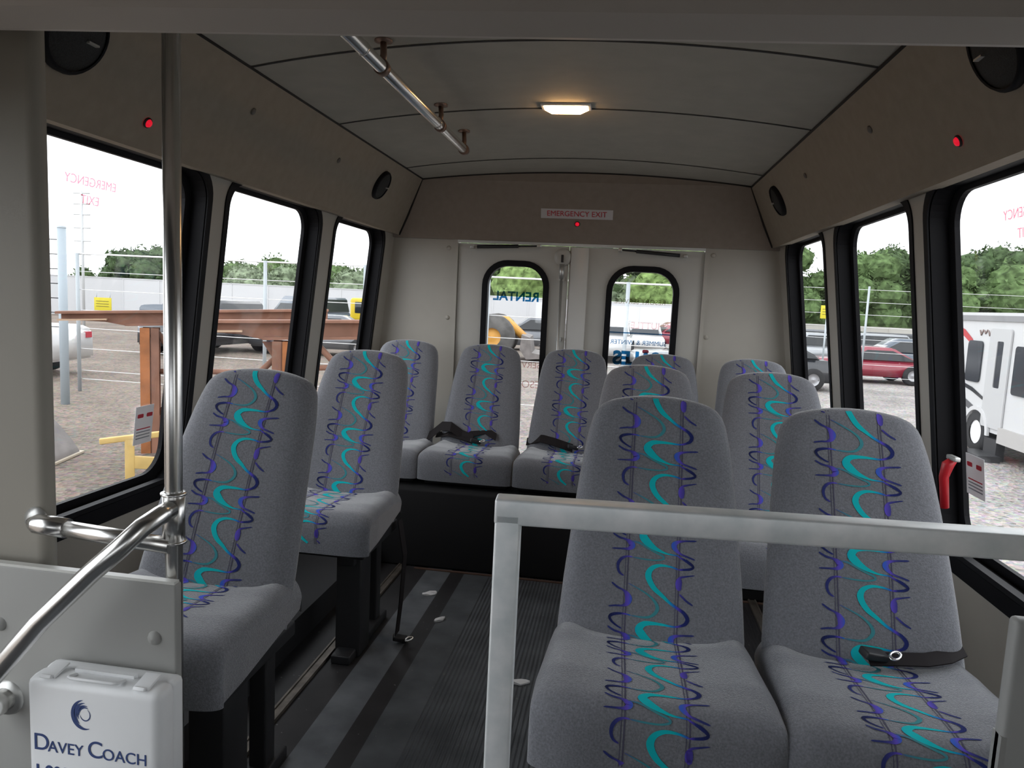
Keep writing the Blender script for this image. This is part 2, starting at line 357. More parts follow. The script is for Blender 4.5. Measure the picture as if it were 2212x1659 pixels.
for (a, b, lab) in (((-.837, 1.495), (-.466, 1.512), 'black gas strut above the left rear door window'), ((.32, 1.487), (-.025, 1.508), 'black gas strut above the right rear door window')):
    t = empty('gas_strut', lab, 'door strut', (a[0], YB-.05, a[1]))
    A = Vector((0, 0, 0)); B = Vector((b[0]-a[0], 0, b[1]-a[1])); D = B.normalized()
    MB().tube([A+D*.03, A+D*.26], .010, 10).build('cylinder', blackm, t); MB().tube([A+D*.26, B], .005, 8).build('piston_rod', blackm, t)
    for P in (A, B): MB().box(P+Vector((0, .018, 0)), (.02, .05, .018), bev=.003).build('bracket', steelw, t)
# exit sign and red lamps
t = empty('exit_sign', 'white strip sign with red EMERGENCY EXIT lettering above rear doors', 'sign', (-.267, 3.92, 1.685)); t.rotation_euler = (R(20.6), 0, R(0))
MB().box((0, 0, 0), (.385, .004, .052), bev=.001).build('board', mat('sign board', (.62, .6, .62), .4), t)
text('EMERGENCY EXIT', .040, lambda a, b, d: (a, -.003-d, b), sx=1.0).build('lettering', redtxt, t)
def led(loc, ax, lab):
    t = empty('warning_lamp', lab, 'indicator light', loc)
    MB().lathe([(.014, 0), (.014, .003), (.011, .005)], (0, 0, 0), ax, 16).build('bezel', blackm, t)
    MB().lathe([(.011, .004), (.009, .008), (0, .011)], (0, 0, 0), ax, 16).build('lens', ledm, t)
CVL = lambda z: -1.262+(z-1.548)/(1.84-1.548)*.157
CVR = lambda z: .762-(z-1.545)/(1.836-1.545)*.15
nL = Vector((.292, 0, -.157)).normalized(); nR = Vector((-.291, 0, -.15)).normalized()
led((CVL(1.612), 1.735, 1.612), nL, 'small red light on left cove above the front window')
led((CVR(1.61), 1.80, 1.61), nR, 'small red light on right cove above the front window')
led((-.262, 3.937, 1.635), (0, -.93, -.36), 'small red light under the exit sign')
# speakers
def speaker(y, z, side, r, lab):
    n = nL if side < 0 else nR; x = CVL(z) if side < 0 else CVR(z)
    t = empty('ceiling_speaker', lab, 'speaker', Vector((x, y, z))-n*.002)
    MB().lathe([(r, 0), (r*.99, .012), (r*.9, .02), (r*.86, .018)], (0, 0, 0), n, 32).build('rim', rubber, t)
    MB().lathe([(r*.88, .014), (r*.6, .021), (r*.2, .023), (0, .023)], (0, 0, 0), n, 32).build('grille', mat('speaker grille', (.02, .021, .021), .7, nscale=300, namt=.5, bump=1, bscale=500), t)
    MB().box(n*.024+Vector((0, .03, 0)), (.012, .03, .004)).build('badge', steelw, t)
speaker(1.42, 1.715, -1, .085, 'round black speaker on left cove nearest the camera')
speaker(3.36, 1.725, -1, .072, 'round black speaker at rear end of left cove')
speaker(1.53, 1.72, 1, .085, 'round black speaker on right cove nearest the camera')
speaker(3.46, 1.715, 1, .072, 'round black speaker at rear end of right cove')
cv = [o for o in bpy.data.objects if o.name in ('trim_1', 'trim_2')]
for i, (side, y, z) in enumerate(((-1, 2.137, 1.745), (-1, 2.83, 1.735), (1, 2.226, 1.735), (1, 2.95, 1.735))):
    n = nL if side < 0 else nR; x = CVL(z) if side < 0 else CVR(z)
    MB().lathe([(.011, 0), (.011, .003), (.006, .006), (0, .006)], (x, y, z), n, 14).build('fastener', mat('fastener', (.14, .125, .11), .6), cv[0 if side < 0 else 1])
# dome lamp
t = empty('dome_light', 'lit warm dome light in the middle of the ceiling', 'ceiling light', (-.235, 2.60, ceil_z(-.235)))
MB().box((0, 0, -.004), (.175, .075, .008), bev=.003).build('bezel', wht, t)
ln = MB(); ln.add([(-.078, -.028, -.008), (.078, -.028, -.008), (.078, .028, -.008), (-.078, .028, -.008), (-.05, -.018, -.024), (.05, -.018, -.024), (.05, .018, -.024), (-.05, .018, -.024)],
       [(0, 1, 5, 4), (1, 2, 6, 5), (2, 3, 7, 6), (3, 0, 4, 7), (4, 5, 6, 7)])
ln.build('lens', mat('lit lamp lens', (.9, .8, .6), .3, emit=(1, .56, .22), es=16), t)
# ceiling grab rail
t = empty('grab_rail', 'chrome grab rail hung from the ceiling on three brackets', 'grab rail', (-.665, 2.3, 1.80))
MB().tube([(0, -1.5, 0), (0, .5, 0), (.0, .60, 0), (.0, .64, .004)], .017, 18).build('tube', chrome, t)
for y in (1.90, 2.52, 2.90):
    b = MB(); zc = ceil_z(-.665)-1.80
    b.tube([(0, y-2.3, .012), (-.003, y-2.3+.02, .04), (-.008, y-2.3+.03, zc)], .009, 10); b.lathe([(.024, 0), (.024, .006), (.0, .009)], (-.008, y-2.3+.03, zc), (0, 0, -1), 16)
    b.tube([(0, y-2.3-.012, 0), (0, y-2.3+.012, 0)], .021, 16)
    b.build('bracket', bronze, t)
for y in (1.75, 2.47): MB().tube([(0, y-2.3, 0), (0, y-2.3+.008, 0)], .0185, 18).build('joint_collar', chrome, t)
# cab header beam over the camera
m = MB(); pf = [(.82, 1.95), (.82, 1.60), (.90, 1.545), (.955, 1.535), (.985, 1.543), (.99, 1.56), (.99, 1.95)]
o = m.prism(pf, -1.5, 1.0).build('trim_4', mat('header vinyl', (.50, .455, .41), .6, nscale=3, namt=.03)); st(o, 'transverse cab header across the top')
for v in o.data.vertices: v.co.z -= .021*(v.co.x-.45)+.0085

# ---------------------------------------------------------------- floor
def floor_mat():
    m = bpy.data.materials.new('ribbed rubber floor'); m.use_nodes = True; t = m.node_tree; b = t.nodes['Principled BSDF']; b.inputs['Roughness'].default_value = .6
    tc = t.nodes.new('ShaderNodeTexCoord'); s = t.nodes.new('ShaderNodeSeparateXYZ'); t.links.new(tc.outputs['Object'], s.inputs[0])
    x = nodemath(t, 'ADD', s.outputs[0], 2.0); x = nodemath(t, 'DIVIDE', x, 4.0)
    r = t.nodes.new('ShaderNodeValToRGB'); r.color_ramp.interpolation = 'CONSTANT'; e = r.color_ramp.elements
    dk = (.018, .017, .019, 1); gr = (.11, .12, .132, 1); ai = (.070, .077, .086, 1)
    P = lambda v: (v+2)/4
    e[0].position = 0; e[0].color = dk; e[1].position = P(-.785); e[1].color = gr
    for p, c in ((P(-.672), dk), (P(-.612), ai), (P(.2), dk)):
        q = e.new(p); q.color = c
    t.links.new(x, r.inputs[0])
    n = t.nodes.new('ShaderNodeTexNoise'); n.inputs['Scale'].default_value = 9; n.inputs['Detail'].default_value = 8; t.links.new(tc.outputs['Object'], n.inputs['Vector'])
    rr = t.nodes.new('ShaderNodeValToRGB'); rr.color_ramp.elements[0].position = .35; rr.color_ramp.elements[0].color = (.7, .7, .7, 1); rr.color_ramp.elements[1].position = .75; rr.color_ramp.elements[1].color = (1.35, 1.33, 1.3, 1)
    t.links.new(n.outputs['Fac'], rr.inputs[0]); mx = t.nodes.new('ShaderNodeMix'); mx.data_type = 'RGBA'; mx.blend_type = 'MULTIPLY'; mx.inputs[0].default_value = 1
    t.links.new(r.outputs[0], mx.inputs[6]); t.links.new(rr.outputs[0], mx.inputs[7]); t.links.new(mx.outputs[2], b.inputs['Base Color'])
    # dirt flecks
    n2 = t.nodes.new('ShaderNodeTexNoise'); n2.inputs['Scale'].default_value = 60; n2.inputs['Detail'].default_value = 2; t.links.new(tc.outputs['Object'], n2.inputs['Vector'])
    g = nodemath(t, 'GREATER_THAN', n2.outputs['Fac'], .72); m2 = t.nodes.new('ShaderNodeMix'); m2.data_type = 'RGBA'; m2.inputs[7].default_value = (.13, .13, .125, 1)
    t.links.new(g, m2.inputs[0]); t.links.new(mx.outputs[2], m2.inputs[6]); t.links.new(m2.outputs[2], b.inputs['Base Color'])
    rb = nodemath(t, 'MULTIPLY', s.outputs[0], 2*math.pi/.014); rb = nodemath(t, 'SINE', rb); gt = nodemath(t, 'GREATER_THAN', s.outputs[0], -.50); rb = nodemath(t, 'MULTIPLY', rb, gt)
    bp = t.nodes.new('ShaderNodeBump'); bp.inputs['Strength'].default_value = .8; bp.inputs['Distance'].default_value = .003; t.links.new(rb, bp.inputs['Height']); t.links.new(bp.outputs[0], b.inputs['Normal']); return m
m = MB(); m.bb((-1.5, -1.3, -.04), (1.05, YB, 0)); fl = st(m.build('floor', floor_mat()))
for x in (-.90, .02, .62):
    b = MB(); b.bb((x-.016, 1.35, 0), (x+.016, 3.3, .006)); b.bb((x-.016, 1.35, .006), (x-.010, 3.3, .010)); b.bb((x+.010, 1.35, .006), (x+.016, 3.3, .010)); b.build('seat_track', mat('dirty track metal', (.16, .14, .12), .5, .6, nscale=20, namt=.4), fl)
b = MB(); b.bb((-1.42, 1.4, 0), (-1.02, YB-.01, .10)); o = st(b.build('trim_5', mat('dark wheel box carpet', (.016, .016, .018), .8)), 'dark wheel box along left wall')
b = MB(); b.bb((-1.40, 3.02, .002), (.93, 3.90, .355), bev=.01); st(b.build('trim_6', mat('black riser', (.006, .006, .007), .9)), 'black riser under the rear seat row')
b = MB(); b.bb((-.84, 2.995, .0), (.85, 3.01, .004)); b.build('floor_edge', mat('rusty edge', (.09, .05, .035), .7), fl)
for i, (x, y, s, lab, rz) in enumerate(((-.70, 2.74, .035, 'crumpled white paper scrap on the pale floor strip', .4), (-.60, 2.52, .028, 'small white scrap on the dark seam of the floor', 1.0), (-.245, 2.15, .045, 'torn white scrap on the ribbed aisle floor', .1))):
    random.seed(i+5); b = MB(); n = 9
    top = [(0, 0, .012)]+[(math.cos(k*2*math.pi/n)*s*(.6+.5*random.random()), math.sin(k*2*math.pi/n)*s*.45*(.6+.5*random.random()), .003+.008*random.random()) for k in range(n)]
    bot = [(p[0], p[1], .0008) for p in top[1:]]
    b.add(top+bot, [(0, 1+k, 1+(k+1) % n) for k in range(n)]+[(1+k, 1+n+k, 1+n+(k+1) % n, 1+(k+1) % n) for k in range(n)]+[tuple(range(n+1, 2*n+1))])
    o = tag(b.build('paper_scrap', paper), lab, 'litter'); o.location = (x, y, 0); o.rotation_euler = (0, 0, rz)

# ---------------------------------------------------------------- seats
def interp(tab, x):
    if x <= tab[0][0]: return tab[0][1]
    for (a, p), (b, q_) in zip(tab, tab[1:]):
        if x <= b: return p+(q_-p)*(x-a)/(b-a)
    return tab[-1][1]
WT = [(0, .080), (.003, .100), (.010, .122), (.02, .138), (.035, .149), (.05, .155), (.08, .1615), (.12, .168), (.2, .176), (.3, .184), (.42, .193), (.52, .198), (.62, .198)]
LB = .62
def back_c(v):
    t = v/.545; y = .25*(1-t)-.012*math.sin(math.pi*min(t, 1))+(.03*(t-1) if t > 1 else 0)
    z = .990-.490*t; return Vector((0, y, z))
def back_n(v):
    d = back_c(v+.004)-back_c(v-.004); return Vector((0, d.z, -d.y)).normalized()   # points to the front
def back_top(v): return math.sqrt(max(0, 1-(1-min(v/.035, 1))**2))
def back_f(u, v, off=0):
    wv = interp(WT, v); s = max(-1, min(1, u/wv)); e = math.sqrt(max(0, 1-abs(s)**5))
    h = (.042*e+.010*(s*s)*(1-s**8)*min(1, v/.2))*back_top(v)
    arch = .012*(1-s*s)*max(0, 1-v/.05)
    n = back_n(v); p = back_c(v)+n*(h+off); p.x = s*wv; p.z += arch-.012; return p
def back_b(u, v):
    wv = interp(WT, v); s = max(-1, min(1, u/wv)); e = math.sqrt(max(0, 1-abs(s)**5)); n = back_n(v)
    p = back_c(v)-n*(.038*e*back_top(v)); p.x = s*wv; p.z += .012*(1-s*s)*max(0, 1-v/.05)-.012; return p
# cushion profile (y,z) from back to front underside
CP = [(.05, .485), (.0, .505), (-.06, .515), (-.14, .520), (-.22, .526), (-.28, .528)]
for a in range(0, 91, 15): CP.append((-.305-.045*math.sin(R(a)), .483+.045*math.cos(R(a))))
CP += [(-.352, .45), (-.350, .402)]
CP = [Vector((0, y, z)) for y, z in CP]
CL = [0]
for a, b in zip(CP, CP[1:]): CL.append(CL[-1]+(b-a).length)
def cu_c(v):
    for i in range(len(CP)-1):
        if v <= CL[i+1] or i == len(CP)-2:
            t = (v-CL[i])/(CL[i+1]-CL[i]); return CP[i].lerp(CP[i+1], t)
def cu_n(v):
    d = cu_c(min(v+.01, CL[-1]))-cu_c(max(0, v-.01)); return Vector((0, d.z, -d.y)).normalized()
def cu_w(v): return .203+.014*min(1, v/.3)
def cu_f(u, v, off=0):
    wv = cu_w(v); s = max(-1, min(1, u/wv)); n = cu_n(v); k = 1 if n.z > 0 else 1
    drop = .024*(1-math.sqrt(max(0, 1-abs(s)**7)))
    sad = .020*(s*s)*(1-s**10)*max(0, 1-max(0, v-.28)/.15)+.018*math.exp(-((abs(s)-.82)/.15)**2)*max(0, 1-v/.16)
    if n.z < 0: n = -n
    if n.z < .3 and n.y > 0: n = -n
    p = cu_c(v)+n*(sad-drop+off); p.x = s*wv; return p
# woven pattern digitised once: (x, y, half width) in pattern units; 247 units = 60 mm, repeat 860
STR = [
 (1, [(1180, 68, 8), (1100, 48, 9), (1000, 44, 14), (925, 75, 22), (892, 130, 30), (905, 190, 28), (955, 260, 24), (1040, 325, 17), (1110, 380, 13), (1180, 420, 13), (1240, 455, 16), (1277, 505, 19), (1262, 550, 17), (1215, 575, 11), (1150, 588, 8), (1040, 580, 12), (950, 578, 17), (870, 590, 26), (825, 640, 38), (860, 690, 38), (920, 735, 26), (980, 765, 16), (1060, 790, 8), (1160, 800, 6), (1190, 815, 7), (1265, 850, 14), (1318, 890, 12), (1285, 915, 12), (1180, 928, 8)]),
 (2, [(700, 235, 4), (800, 275, 6), (900, 325, 9), (965, 380, 13), (992, 435, 17), (975, 480, 16), (925, 520, 12), (850, 532, 9), (740, 526, 6)]),
 (1, [(740, 526, 6), (690, 518, 7), (620, 520, 12), (560, 535, 15), (540, 562, 14), (565, 600, 10), (620, 635, 8), (660, 652, 6)]),
 (2, [(700, 700, 4), (800, 715, 10), (880, 755, 9), (960, 790, 9), (1022, 815, 10), (1032, 842, 9), (960, 860, 7), (850, 860, 7), (730, 850, 6)]),
 (3, [(730, 850, 5), (680, 848, 8), (630, 868, 14), (597, 910, 15), (592, 960, 13), (612, 1005, 11), (655, 1030, 6)]),
 (3, [(540, 240, 8), (600, 280, 10), (655, 302, 9), (690, 330, 22), (712, 375, 34), (700, 420, 24), (655, 445, 10), (590, 450, 9), (522, 462, 7)]),
 (3, [(525, 642, 8), (590, 676, 10), (655, 690, 10), (700, 715, 24), (722, 745, 30), (690, 775, 16), (640, 780, 9), (522, 785, 7)]),
 (3, [(1185, 150, 24), (1188, 200, 28), (1190, 260, 18)]),
 (3, [(1195, 290, 8), (1260, 345, 10), (1325, 382, 8)]),
 (3, [(1345, 650, 9), (1225, 660, 9), (1160, 675, 16), (1130, 705, 28), (1145, 745, 20), (1190, 780, 10), (1250, 800, 9), (1335, 826, 8)]),
 (3, [(1335, 968, 5), (1250, 985, 8), (1195, 1003, 12), (1178, 1050, 24), (1185, 1110, 20)]),
]
def cr_(p0, p1, p2, p3, t): return tuple(.5*((2*b)+(-a+c)*t+(2*a-5*b+4*c-d)*t*t+(-a+3*b-3*c+d)*t**3) for a, b, c, d in zip(p0, p1, p2, p3))
def stitch(mb, f, v0, v1, vshift, wmax):
    SU = .054/247; SV = .195/860
    for rep in range(-2, 6):
        for mi, pts in STR:
            P = [((x-937)*SU, (y-80+860*rep)*SV+vshift, w_*SU*1.0) for x, y, w_ in pts]
            S = []
            for i in range(len(P)-1):
                a, b, c, d = P[max(i-1, 0)], P[i], P[i+1], P[min(i+2, len(P)-1)]
                S += [cr_(a, b, c, d, t/4) for t in range(4)]
            S.append(P[-1])
            vs = []; uvs = []; ok = []
            for i, (u, v, h) in enumerate(S):
                a = S[max(i-1, 0)]; b = S[min(i+1, len(S)-1)]; du, dv = b[0]-a[0], b[1]-a[1]; L = math.hypot(du, dv) or 1
                nu, nv = -dv/L, du/L
                if i in (0, len(S)-1): h *= .35
                for sg in (1, -1):
                    uu, vv = u+nu*h*sg, v+nv*h*sg
                    ok.append(v0 <= vv <= v1 and abs(uu) < wmax); vc = max(v0, min(v1, vv))
                    vs.append(f(uu, vc, .0009)); uvs.append((uu, vv))
            fs = [(2*i, 2*i+1, 2*i+3, 2*i+2) for i in range(len(S)-1) if ok[2*i] and ok[2*i+1] and ok[2*i+2] and ok[2*i+3]]
            mb.add(vs, fs, mi, True, uvs)
    for sg in (-1, 1):   # double stitched edge lines of the stripe
        for du, h in ((0, .0013), (.0055, .0007)):
            n = 40; vs = []; uvs = []
            for i in range(n+1):
                v = v0+(v1-v0)*i/n; u = sg*(.054)+du*(-1)
                for e in (-1, 1): vs.append(f(u+e*h, v, .0006)); uvs.append((u, v))
            mb.add(vs, [(2*i, 2*i+1, 2*i+3, 2*i+2) for i in range(n)], 4, True, uvs)
def grid(mb, f, vlist, w, ns=32, smooth=True):
    vs = []; uvs = []
    S = [math.sin(math.pi/2*(-1+2*j/ns)) for j in range(ns+1)]
    for v in vlist:
        for s in S: vs.append(f(s*w(v), v)); uvs.append((s*w(v), v))
    q = ns+1
    mb.add(vs, [(i*q+j, i*q+j+1, (i+1)*q+j+1, (i+1)*q+j) for i in range(len(vlist)-1) for j in range(ns)], 0, smooth, uvs); return vs, q
vl = [0, .001, .003, .006, .010, .015, .02, .028, .035, .05]+[.05+.57*i/28 for i in range(1, 29)]
INK = [fab, ink1, ink2, ink3, ink4]
def seat_meshes():
    b = MB(); wf = lambda v: interp(WT, v)
    grid(b, back_f, vl, wf); grid(b, lambda u, v: back_b(u, v), vl, wf)
    stitch(b, back_f, .014, .60, 0, .15)
    # bottom closing strip
    n = 33; top = [back_f(math.sin(math.pi/2*(-1+2*j/32))*wf(LB), LB) for j in range(n)]; bot = [back_b(math.sin(math.pi/2*(-1+2*j/32))*wf(LB), LB) for j in range(n)]
    b.add(top+bot, [(j, j+1, n+j+1, n+j) for j in range(n-1)])
    bo = b.build('backrest', INK, fix=False)
    c = MB(); cvl = [CL[-1]*i/46 for i in range(47)]
    g, q = grid(c, cu_f, cvl, cu_w, 32)
    stitch(c, cu_f, .02, CL[-1]-.03, .03, .17)
    for side in (0, q-1):   # side skirts
        edge = [g[i*q+side] for i in range(len(cvl))]; x = edge[0].x; sg = 1 if x > 0 else -1
        low = [Vector((e.x-sg*.004, e.y, .405+.035*max(0, min(1, (e.y+.35)/.4))if True else 0)) for i, e in enumerate(edge)]
        low = [Vector((l.x, l.y, min(l.z, e.z-.0005))) for l, e in zip(low, edge)]
        nn = len(edge); c.add(edge+low, [(i, i+1, nn+i+1, nn+i) for i in range(nn-1)], 0, True)
    e0 = [g[j] for j in range(q)]; c.add(e0+[Vector((p.x, p.y, .43)) for p in e0], [(j, j+1, q+j+1, q+j) for j in range(q-1)], 0, True)
    co = c.build('seat_cushion', INK, fix=False)
    fr = MB(); fr.bb((-.19, -.30, .375), (.19, .04, .412), bev=.006); fr.tube([(-.15, -.02, .40), (-.15, .05, .48), (-.14, .20, .80)], .012, 8); fr.tube([(.15, -.02, .40), (.15, .05, .48), (.14, .20, .80)], .012, 8)
    fo = fr.build('seat_frame', blackm)
    p = MB(); p.bb((.06, -.20, 0), (.145, -.10, .38), bev=.006); p.bb((.07, -.26, 0), (.135, .12, .03), bev=.005); p.bb((.075, -.22, .32), (.13, .05, .38), bev=.005); p.bb((.08, .02, 0), (.125, .07, .36), bev=.005)
    po = p.build('pedestal', blackm)
    return bo, co, fo, po
bo, co, fo, po = seat_meshes()
proto = empty('passenger_seat', 'x', 'bus seat')
for o in (bo, co, fo, po): o.parent = proto
SE = [
 (-.920, 1.53, 0, 'grey patterned seat on the left side behind the modesty panel', 0),
 (-.935, 2.38, 0, 'grey patterned single seat of the left side second from the camera', 0),
 (.104, 1.50, 0, 'large front right aisle seat behind the aluminium rail, teal squiggle stripe', 1),
 (.535, 1.50, 0, 'front right window seat with a dark belt lying on its cushion', 1),
 (.113, 2.45, 0, 'second row aisle seat on the right, only its top showing', 1),
 (.552, 2.45, 0, 'second row window seat on the right, behind the front window seat', 1),
 (-1.085, 3.42, -.015, 'leftmost seat of the rear row, in the left rear corner', 2),
 (-.650, 3.42, -.015, 'rear row seat in front of the left rear door window, with belt and buckle', 2),
 (-.215, 3.42, -.015, 'middle seat of the rear row, before the gap between the rear doors', 2),
 (.222, 3.42, -.015, 'rear row seat under the right rear door window, mostly hidden', 2),
 (.658, 3.42, -.015, 'rightmost seat of the rear row, in the right rear corner', 2)]
GR = ['single seats on the left side', 'paired seats on the right side', 'seats of the rear row']
seats = []
for i, (x, y, z, lab, g) in enumerate(SE):
    s = proto if i == 0 else copy_tree(proto)
    s.location = (x, y, z); s['label'] = lab; s['group'] = GR[g]; seats.append(s)
    if g == 2:
        for ch in list(s.children):
            if ch.name.startswith('pedestal'): bpy.data.objects.remove(ch)
# belts
def ribbon(mb, pts, wv, th=.003):
    pts = [Vector(p) for p in pts]; vs = []
    wv = Vector(wv)
    for i, p in enumerate(pts):
        d = (pts[min(i+1, len(pts)-1)]-pts[max(0, i-1)]).normalized(); n = d.cross(wv).normalized()*th
        vs += [p-wv/2, p+wv/2, p+wv/2+n, p-wv/2+n]
    m = len(pts); fs = [(0, 1, 2, 3), (4*m-4, 4*m-3, 4*m-2, 4*m-1)]
    for i in range(m-1):
        for k in range(4): fs.append((4*i+k, 4*i+(k+1) % 4, 4*i+4+(k+1) % 4, 4*i+4+k))
    mb.add(vs, fs, 0, False); return mb
def belt(seat, paths, buckle=None):
    for pts, wv in paths:
        b = ribbon(MB(), pts, wv).build('seat_belt', webb, seat)
    if buckle:
        k = MB(); k.box(buckle, (.05, .03, .016), (.1, .2, .3), bev=.004); kb = k.build('buckle', blackm, b)
        MB().lathe([(.017, 0), (.017, .003), (.010, .003), (.010, 0)], (buckle[0]+.035, buckle[1]-.01, buckle[2]+.006), (0, -.3, 1), 14, sc=(1, .6)).build('tongue', chrome, b)
belt(seats[3], [([(.19, .0, .550), (.15, -.03, .546), (.10, -.05, .543), (.05, -.055, .541), (-.01, -.06, .536)], (0, .034, .010))], (.0, -.06, .546))
belt(seats[7], [([(-.30, -.02, .50), (-.24, -.01, .545), (-.19, .0, .59), (-.14, -.02, .595), (-.08, -.03, .56), (-.02, -.05, .545)], (0, .03, .04)), ([(-.22, .02, .54), (-.15, -.02, .56), (-.08, -.04, .55), (0, -.06, .54)], (0, .04, .02)), ([(-.05, -.02, .56), (.03, .0, .585), (.09, -.03, .56)], (0, .03, .03))], (.0, -.09, .545))
belt(seats[8], [([(-.20, .02, .54), (-.13, -.02, .57), (-.06, -.04, .56), (.03, -.06, .54)], (0, .04, .03))], (.03, -.07, .548))
belt(seats[1], [([(.21, .0, .42), (.235, -.01, .30), (.235, -.04, .14), (.23, -.06, .03)], (0, .045, .0))], (.245, -.065, .016))

# ---------------------------------------------------------------- aluminium stanchion rail (right)
t = empty('guard_rail', 'square aluminium guard rail in front of the right hand seats', 'guard rail', (-.162, 1.0, 0), math.atan2(.053, .728))
T = .038
m = MB(); m.box((T/2, T/2, .4475), (T, T, .895), bev=.004); m.build('post', alum, t)
m = MB(); m.box((.515-.0, T/2, .897), (1.03+.002, T, T), bev=.004); m.build('top_bar', alum, t)
m = MB(); m.bb((-.03, -.03, 0), (T+.03, T+.03, .006)); m.build('foot_plate', alum, t)
# right front side panel
m = MB(); m.bb((.592, 1.09, 0), (.93, 1.115, .78), bev=.008); m.prism([(1.09, .02), (1.115, .02), (1.115, .6), (1.09, .6)], .592, .6)
tag(m.build('side_panel', panelm), 'grey low panel at the far right beside the front window seat', 'partition')

# ---------------------------------------------------------------- left: column, panel, pole, rails, kit
m = MB(); m.bb((-1.5, 1.12, 0), (-1.003, 1.16, 1.86), bev=.018); st(m.build('wall_pillar', greycol), 'grey entry door pillar at left')
t = empty('modesty_panel', 'grey modesty panel behind the entry steps, first aid box mounted on it', 'partition', (-.7, 1.09, 0))
m = MB(); m.box((-.39, 0, .355), (.74, .018, .68), bev=.004); m.build('board', panelm, t)
for v in t.children[0].data.vertices: v.co.z += 0
m = MB(); m.bb((-.75, .004, .694), (-.022, -.010, .699)); m.build('edge_strip', mat('pale edge', (.6, .6, .57), .4), t)
for (x, z) in ((-.362, .585), (-.060, .595)):
    MB().lathe([(0, .009), (.006, .008), (.011, .004), (.013, 0)], (x, -.009, z), (0, -1, 0), 14).build('bolt_cap', panelm, t)
t = empty('stanchion_pole', 'vertical chrome pole at the entry with clamp joint', 'pole', (-.742, 1.11, 0))
MB().tube([(0, 0, .02), (0, 0, 1.86)], .0145, 20).build('pole', chrome, t)
MB().tube([(0, 0, .76), (0, 0, .845)], .0185, 20).build('clamp', chrome, t)
for z in (.76, .845): MB().lathe([(.0155, -.003), (.0215, -.002), (.0215, .002), (.0155, .003)], (0, 0, z), (0, 0, 1), 20).build('clamp_ring', chrome, t)
t = empty('grab_bar', 'horizontal chrome bar from the entry pillar to the pole', 'grab bar', (-1.0, 1.10, .765))
MB().tube([(.0, 0, .004), (.26, 0, -.01)], .0145, 16).build('tube', chrome, t)
MB().tube([(-.012, 0, .006), (.0, 0, .005), (.06, 0, .002)], [.011, .0175, .0175], 16).build('sleeve', chrome, t)
MB().lathe([(0, .01), (.012, .01), (.022, .004), (.023, 0)], (-.018, .02, .006), (0, -1, 0), 18).build('flange', steelw, t)
MB().tube([(-.018, .02, .006), (-.012, 0, .006)], .009, 10).build('mount', chrome, t)
t = empty('stair_handrail', 'slanted chrome handrail running down from the pole elbow', 'handrail', (-.74, 1.10, .80))
P = [(0, -.005, .02), (.0, -.03, .018), (-.012, -.06, .005), (-.035, -.085, -.025), (-.07, -.10, -.06), (-.15, -.12, -.145), (-.23, -.135, -.245), (-.275, -.13, -.32), (-.30, -.105, -.345), (-.31, -.06, -.352)]
MB().tube(P, .0165, 18).build('tube', chrome, t)
MB().tube([(-.31, -.075, -.352), (-.312, -.012, -.353)], .021, 18).build('end_ferrule', chrome, t)
MB().lathe([(.0, .008), (.03, .006), (.033, 0)], (-.312, -.0185, -.353), (0, -1, 0), 20).build('flange', steelw, t)
# first aid box
t = empty('first_aid_box', 'white metal first aid box printed with navy lettering', 'first aid kit', (-.822, 1.04, .43))
m = MB(); m.box((0, -.012, -.03), (.245, .05, .285), bev=.016); m.build('lid', white, t)
m = MB(); m.box((0, .020, -.03), (.243, .032, .283), bev=.010); m.build('case', white, t)
for x in (-.085, .085):
    l_ = MB(); l_.box((x, -.012, .117), (.028, .036, .004), (.25, 0, 0), bev=.001); l_.box((x, -.030, .114), (.020, .010, .006), (-.5, 0, 0), bev=.001); l_.build('latch', white, t)
h_ = MB(); h_.tube([(-.045, -.012, .113), (-.045, -.030, .118), (-.038, -.034, .119), (.038, -.034, .119), (.045, -.030, .118), (.045, -.012, .113)], .0028, 8)
h_.build('carry_handle', white, t)
h2 = MB(); h2.bb((-.055, -.004, .110), (.055, .006, .118)); h2.build('handle_hinge', white, t)
tx = MB(); F = lambda cx, cz: (lambda a, b, d: (cx+a, -.0372-d, cz+b))
def sc_text(x, z, parts):
    for s_t, sz, w_ in parts:
        text(s_t, sz, F(x, z+(sz-.022)*.36), tx, align='LEFT'); x += w_
sc_text(-.108, -.008, (('D', .042, .0275), ('AVEY', .028, .073), ('C', .042, .0275), ('OACH', .028, .06)))
ph = text('1.800.37', .030, F(-.108, -.052), None, align='LEFT', bold=.0006)
lgm = MB()
for k_, (r0, a0, a1, th) in enumerate(((.022, 100, 290, .0032), (.0175, 90, 235, .002), (.0135, 70, 215, .0015), (.011, 60, 190, .0012), (.009, 190, 420, .0006))):
    n = 24; pts = []
    for i in range(n+1):
        a = R(a0+(a1-a0)*i/n); h = th*math.sin(math.pi*i/n)+.0003
        pts += [(-.010+1.02*math.cos(a)*(r0-h), .060+1.15*math.sin(a)*(r0-h)), (-.010+1.02*math.cos(a)*(r0+h), .060+1.15*math.sin(a)*(r0+h))]
    vs = [(p[0], -.0376, p[1]) for p in pts]; lgm.add(vs, [(2*i, 2*i+1, 2*i+3, 2*i+2) for i in range(n)])
tx.build('company_name', bluetxt, t, fix=False); ph.build('phone_number', bluetxt, t, fix=False); lgm.build('swirl_logo', bluetxt, t, fix=False)
m = MB(); sheet(rrect(.062, .095, -.075, -.045, .01), [], .0004, F(0, 0), m); m.build('rust_stain', mat('rust stain', (.75, .42, .25), .6, alpha=.5), t)

